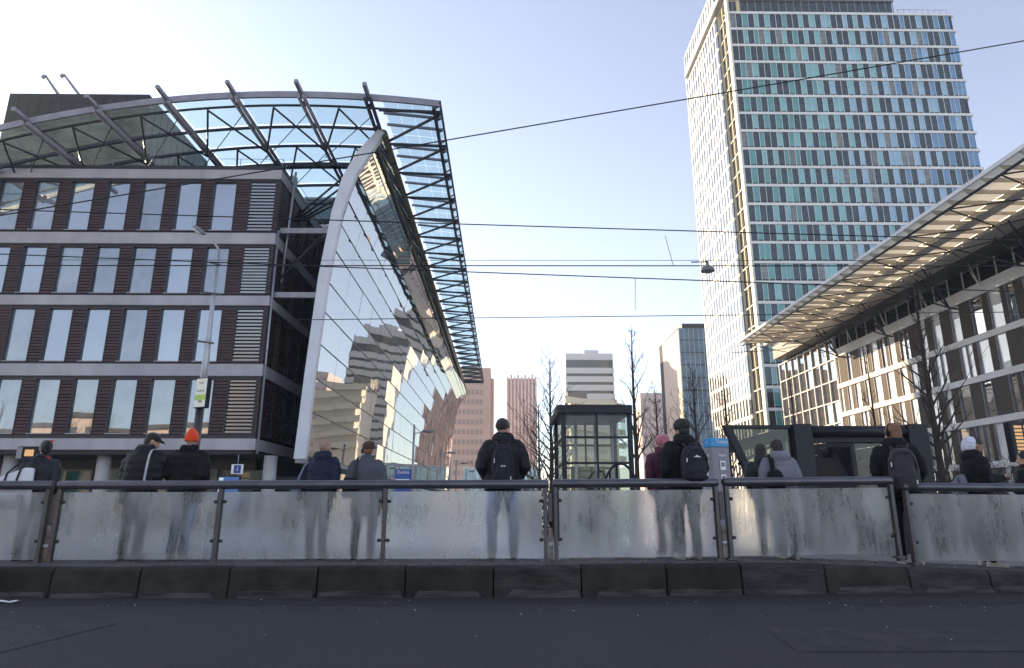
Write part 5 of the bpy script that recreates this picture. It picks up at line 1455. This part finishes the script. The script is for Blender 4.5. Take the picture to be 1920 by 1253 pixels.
# 8 curly haired man with big backpack hanging over the rail
x, h = hgt(1264, 790, 9.19)
P = person('curly black haired man in black hooded jacket with large backpack', x + .09, 9.19, h + .0, face=9, lean=-2, hyaw=22, hpitch=8, puff=1.12, pose='out/pocket', jacket='black2', trousers='pants', shoe='sneaker', seed=8, hoodsize=1.25, hips=0, stance=.11)
rg = random.Random(77)
def curls(q):
    hair_cap(q, r=1.05)
    for i in range(150):
        u, v = rg.uniform(0, 6.28), rg.uniform(-.25, 1)
        r_ = math.sqrt(max(0, 1 - v * v)); d = V((math.cos(u) * r_ * .092, math.sin(u) * r_ * .105, v * .10))
        if d.y > .06 and d.z < .03: continue
        q.ell(V((0, -.015, 1.672)) + d, (.017, .017, .017), 7, 5)
P['head']('curly_hair', curls, 'hair', .009, 0)
backpack('large black backpack with white peak logo hanging over the rail', P, None, (1.12, 1.15, .98), 'packnavy', -.165, .0, .03, tilt=0, logo='peak', tagc='mint')
# 9 person with grey hooded parka, and dark-haired companion beyond
x, h = hgt(1425, 834, 10.1)
P = person('dark haired person partly hidden beyond the grey hooded parka', x, 10.1, h, face=-8, lean=2, hyaw=-10, jacket='charcoal', seed=9, hood=True)
P['head']('hair', lambda q: (hair_cap(q, r=1.06), q.loft([(1.45, .07, .05, 0, -.06), (1.52, .085, .07, 0, -.045), (1.62, .084, .08, 0, -.03)], 16)), 'hair', .011, 1, (.006, 24))
x, h = hgt(1449, 824, 9.32)
P = person('person in pale grey hooded parka with black hair', x + .06, 9.32, h, face=-4, lean=4, hyaw=6, hpitch=12, puff=1.12, pose='out/hang', jacket='coat', trousers='denim', shoe='sneaker', seed=10, hoodsize=1.32, hem=.66, elbow=.98)
P['head']('hair', lambda q: (hair_cap(q, r=1.06), q.ell((0, -.05, 1.585), (.075, .055, .07))), 'hair', .011, 1, (.006, 24))
L0 = P['t'].location
sb_ = thing('shoulder_bag', 'black sling bag over the shoulder of the grey parka', 'bag', (L0.x - .2, 9.2, 1.0))
rz = Matrix.Rotation(R(-4), 3, 'Z')
MB().path([rz @ (P['bend'](V(v)) * P['s']) + L0 for v in ((-.12, .06, 1.53), (-.145, -.07, 1.50), (-.16, -.17, 1.40), (-.165, -.19, 1.26), (-.17, -.20, 1.12))], .034, 8, flat=.4).build('strap', W['black2'], sb_)
MB().loft([(L0.z + .84 + d, .13 * k, .075 * k, L0.x - .17, L0.y - .22) for d, k in ((0, .7), (.04, .95), (.18, 1), (.30, .7), (.34, .4))], 18, 3).build('pouch', W['black2'], sb_)
# 10 chestnut haired person with headphones and big grey backpack
x, h = hgt(1662, 795, 9.28)
P = person('chestnut haired person with headphones in a navy black coat', x + .07, 9.28, h, face=-24, lean=2, hyaw=45, hpitch=4, puff=1.12, pose='pocket', jacket='black2', trousers='pants', shoe='sneaker', seed=11, hoodsize=1.25)
hr = P['head']('hair', lambda q: (hair_cap(q, r=1.06), q.loft([(1.50, .06, .05, 0, -.04), (1.56, .085, .08, 0, -.03), (1.63, .085, .09, 0, -.02)], 16), q.ell((-.03, -.07, 1.56), (.05, .045, .06))), 'hair2', .010, 0, (.008, 26))
P['raw']('headphones', lambda q: (q.path([(.093 * math.cos(a), -.005, 1.655 + .112 * math.sin(a)) for a in [R(k * 18) for k in range(11)]], .008, 6), q.ell((-.092, -.005, 1.625), (.02, .036, .042)), q.ell((.092, -.005, 1.625), (.02, .036, .042))), 'black2', True)
backpack('big charcoal grey hiking backpack with red tag', P, None, (1.10, 1.35, 1.12), 'packgrey', -.17, -.01, .03, tagc='red', logo=None)
# 11 woman in white hoodie looking at her phone, side on
x, h = hgt(1812, 817, 9.55)
P = person('woman in white hoodie and black jacket looking at her phone', x + .02, 9.55, h - .02, face=-100, lean=4, hyaw=0, hpitch=8, puff=1.10, pose='phone', jacket='black2', trousers='pants', shoe='sneaker', skin='skin2', seed=12, hood=True, hoodsize=1.2)
P['head']('hair', lambda q: (q.ell((0, -.006, 1.672), (.080, .098, .090), 18, 12),), 'hair', .010, 1)
def hoodie(q):
    for i in range(11):
        a = R(-30 + 240 * i / 10)
        c = V((.080 * math.cos(a) * 1.12, -.072, 1.630 + .105 * math.sin(a)))
        q.limb([c + V((0, .035, -.0)), c + V((0, -.035, -.012))], [.022, .028], 9)
    q.ell((0, -.105, 1.62), (.086, .045, .10)); q.ell((0, -.06, 1.54), (.095, .06, .06))
P['head']('hoodie_hood', hoodie, 'white', .011, 8, (.004, 20))
P['raw']('hoodie_front', lambda q: (q.loft([(.84, .07, .028, 0, .155), (1.0, .07, .03, 0, .158), (1.25, .065, .03, 0, .155), (1.40, .06, .04, 0, .125), (1.50, .07, .06, 0, .045)], 14)), 'white')
P['raw']('eye', lambda q: q.ell((-.030, .083, 1.642), (.013, .010, .008), 10, 8), 'eyew', True); P['raw']('eye', lambda q: q.ell((.030, .083, 1.642), (.013, .010, .008), 10, 8), 'eyew', True)
P['raw']('eyebrow', lambda q: q.limb([(-.046, .080, 1.664), (-.016, .095, 1.667)], [.004, .005], 6), 'hair', True); P['raw']('eyebrow', lambda q: q.limb([(.046, .080, 1.664), (.016, .095, 1.667)], [.004, .005], 6), 'hair', True)
P['raw']('iris', lambda q: (q.ell((.030, .0905, 1.642), (.006, .004, .0065), 8, 6), q.ell((-.030, .0905, 1.642), (.006, .004, .0065), 8, 6)), 'iris', True)
P['raw']('lips', lambda q: q.ell((0, .099, 1.567), (.021, .008, .009), 10, 6), 'lip', True)
ph = thing('phone', 'black phone held by the woman in white hoodie', 'phone', (x, 9.55, 1.4))
L0 = P['t'].location; rz = Matrix.Rotation(R(-100), 3, 'Z')
c = rz @ (P['bend'](V((0, .355, 1.215))) * P['s']) + L0
o = inst('phone_body', MB().box(-.036, .036, -.075, .075, -.004, .004).mesh('phone_body', W['phone'], .003), ph, Matrix.Translation(c) @ Matrix.Rotation(R(-100), 4, 'Z') @ Matrix.Rotation(R(40), 4, 'X'))
backpack('small pale grey backpack on the woman in white hoodie', P, None, (.85, .75, .8), 'coat', -.16, -.20, 0)
# 12 figure cut by the frame beyond
x, h = hgt(1925, 846, 9.9)
P = person('person in black coat with a pale sleeve beside woman on her phone', x, 9.9, h, face=30, lean=4, hyaw=20, jacket='black2', seed=13, pose='front', puff=1.12)
P['head']('hair', lambda q: hair_cap(q, r=1.04), 'hair', .011, 1, (.004, 30))
P['raw']('cuff', lambda q: q.limb([(-.14, .20, 1.13), (-.11, .25, 1.14)], [.058, .056], 10), 'white')
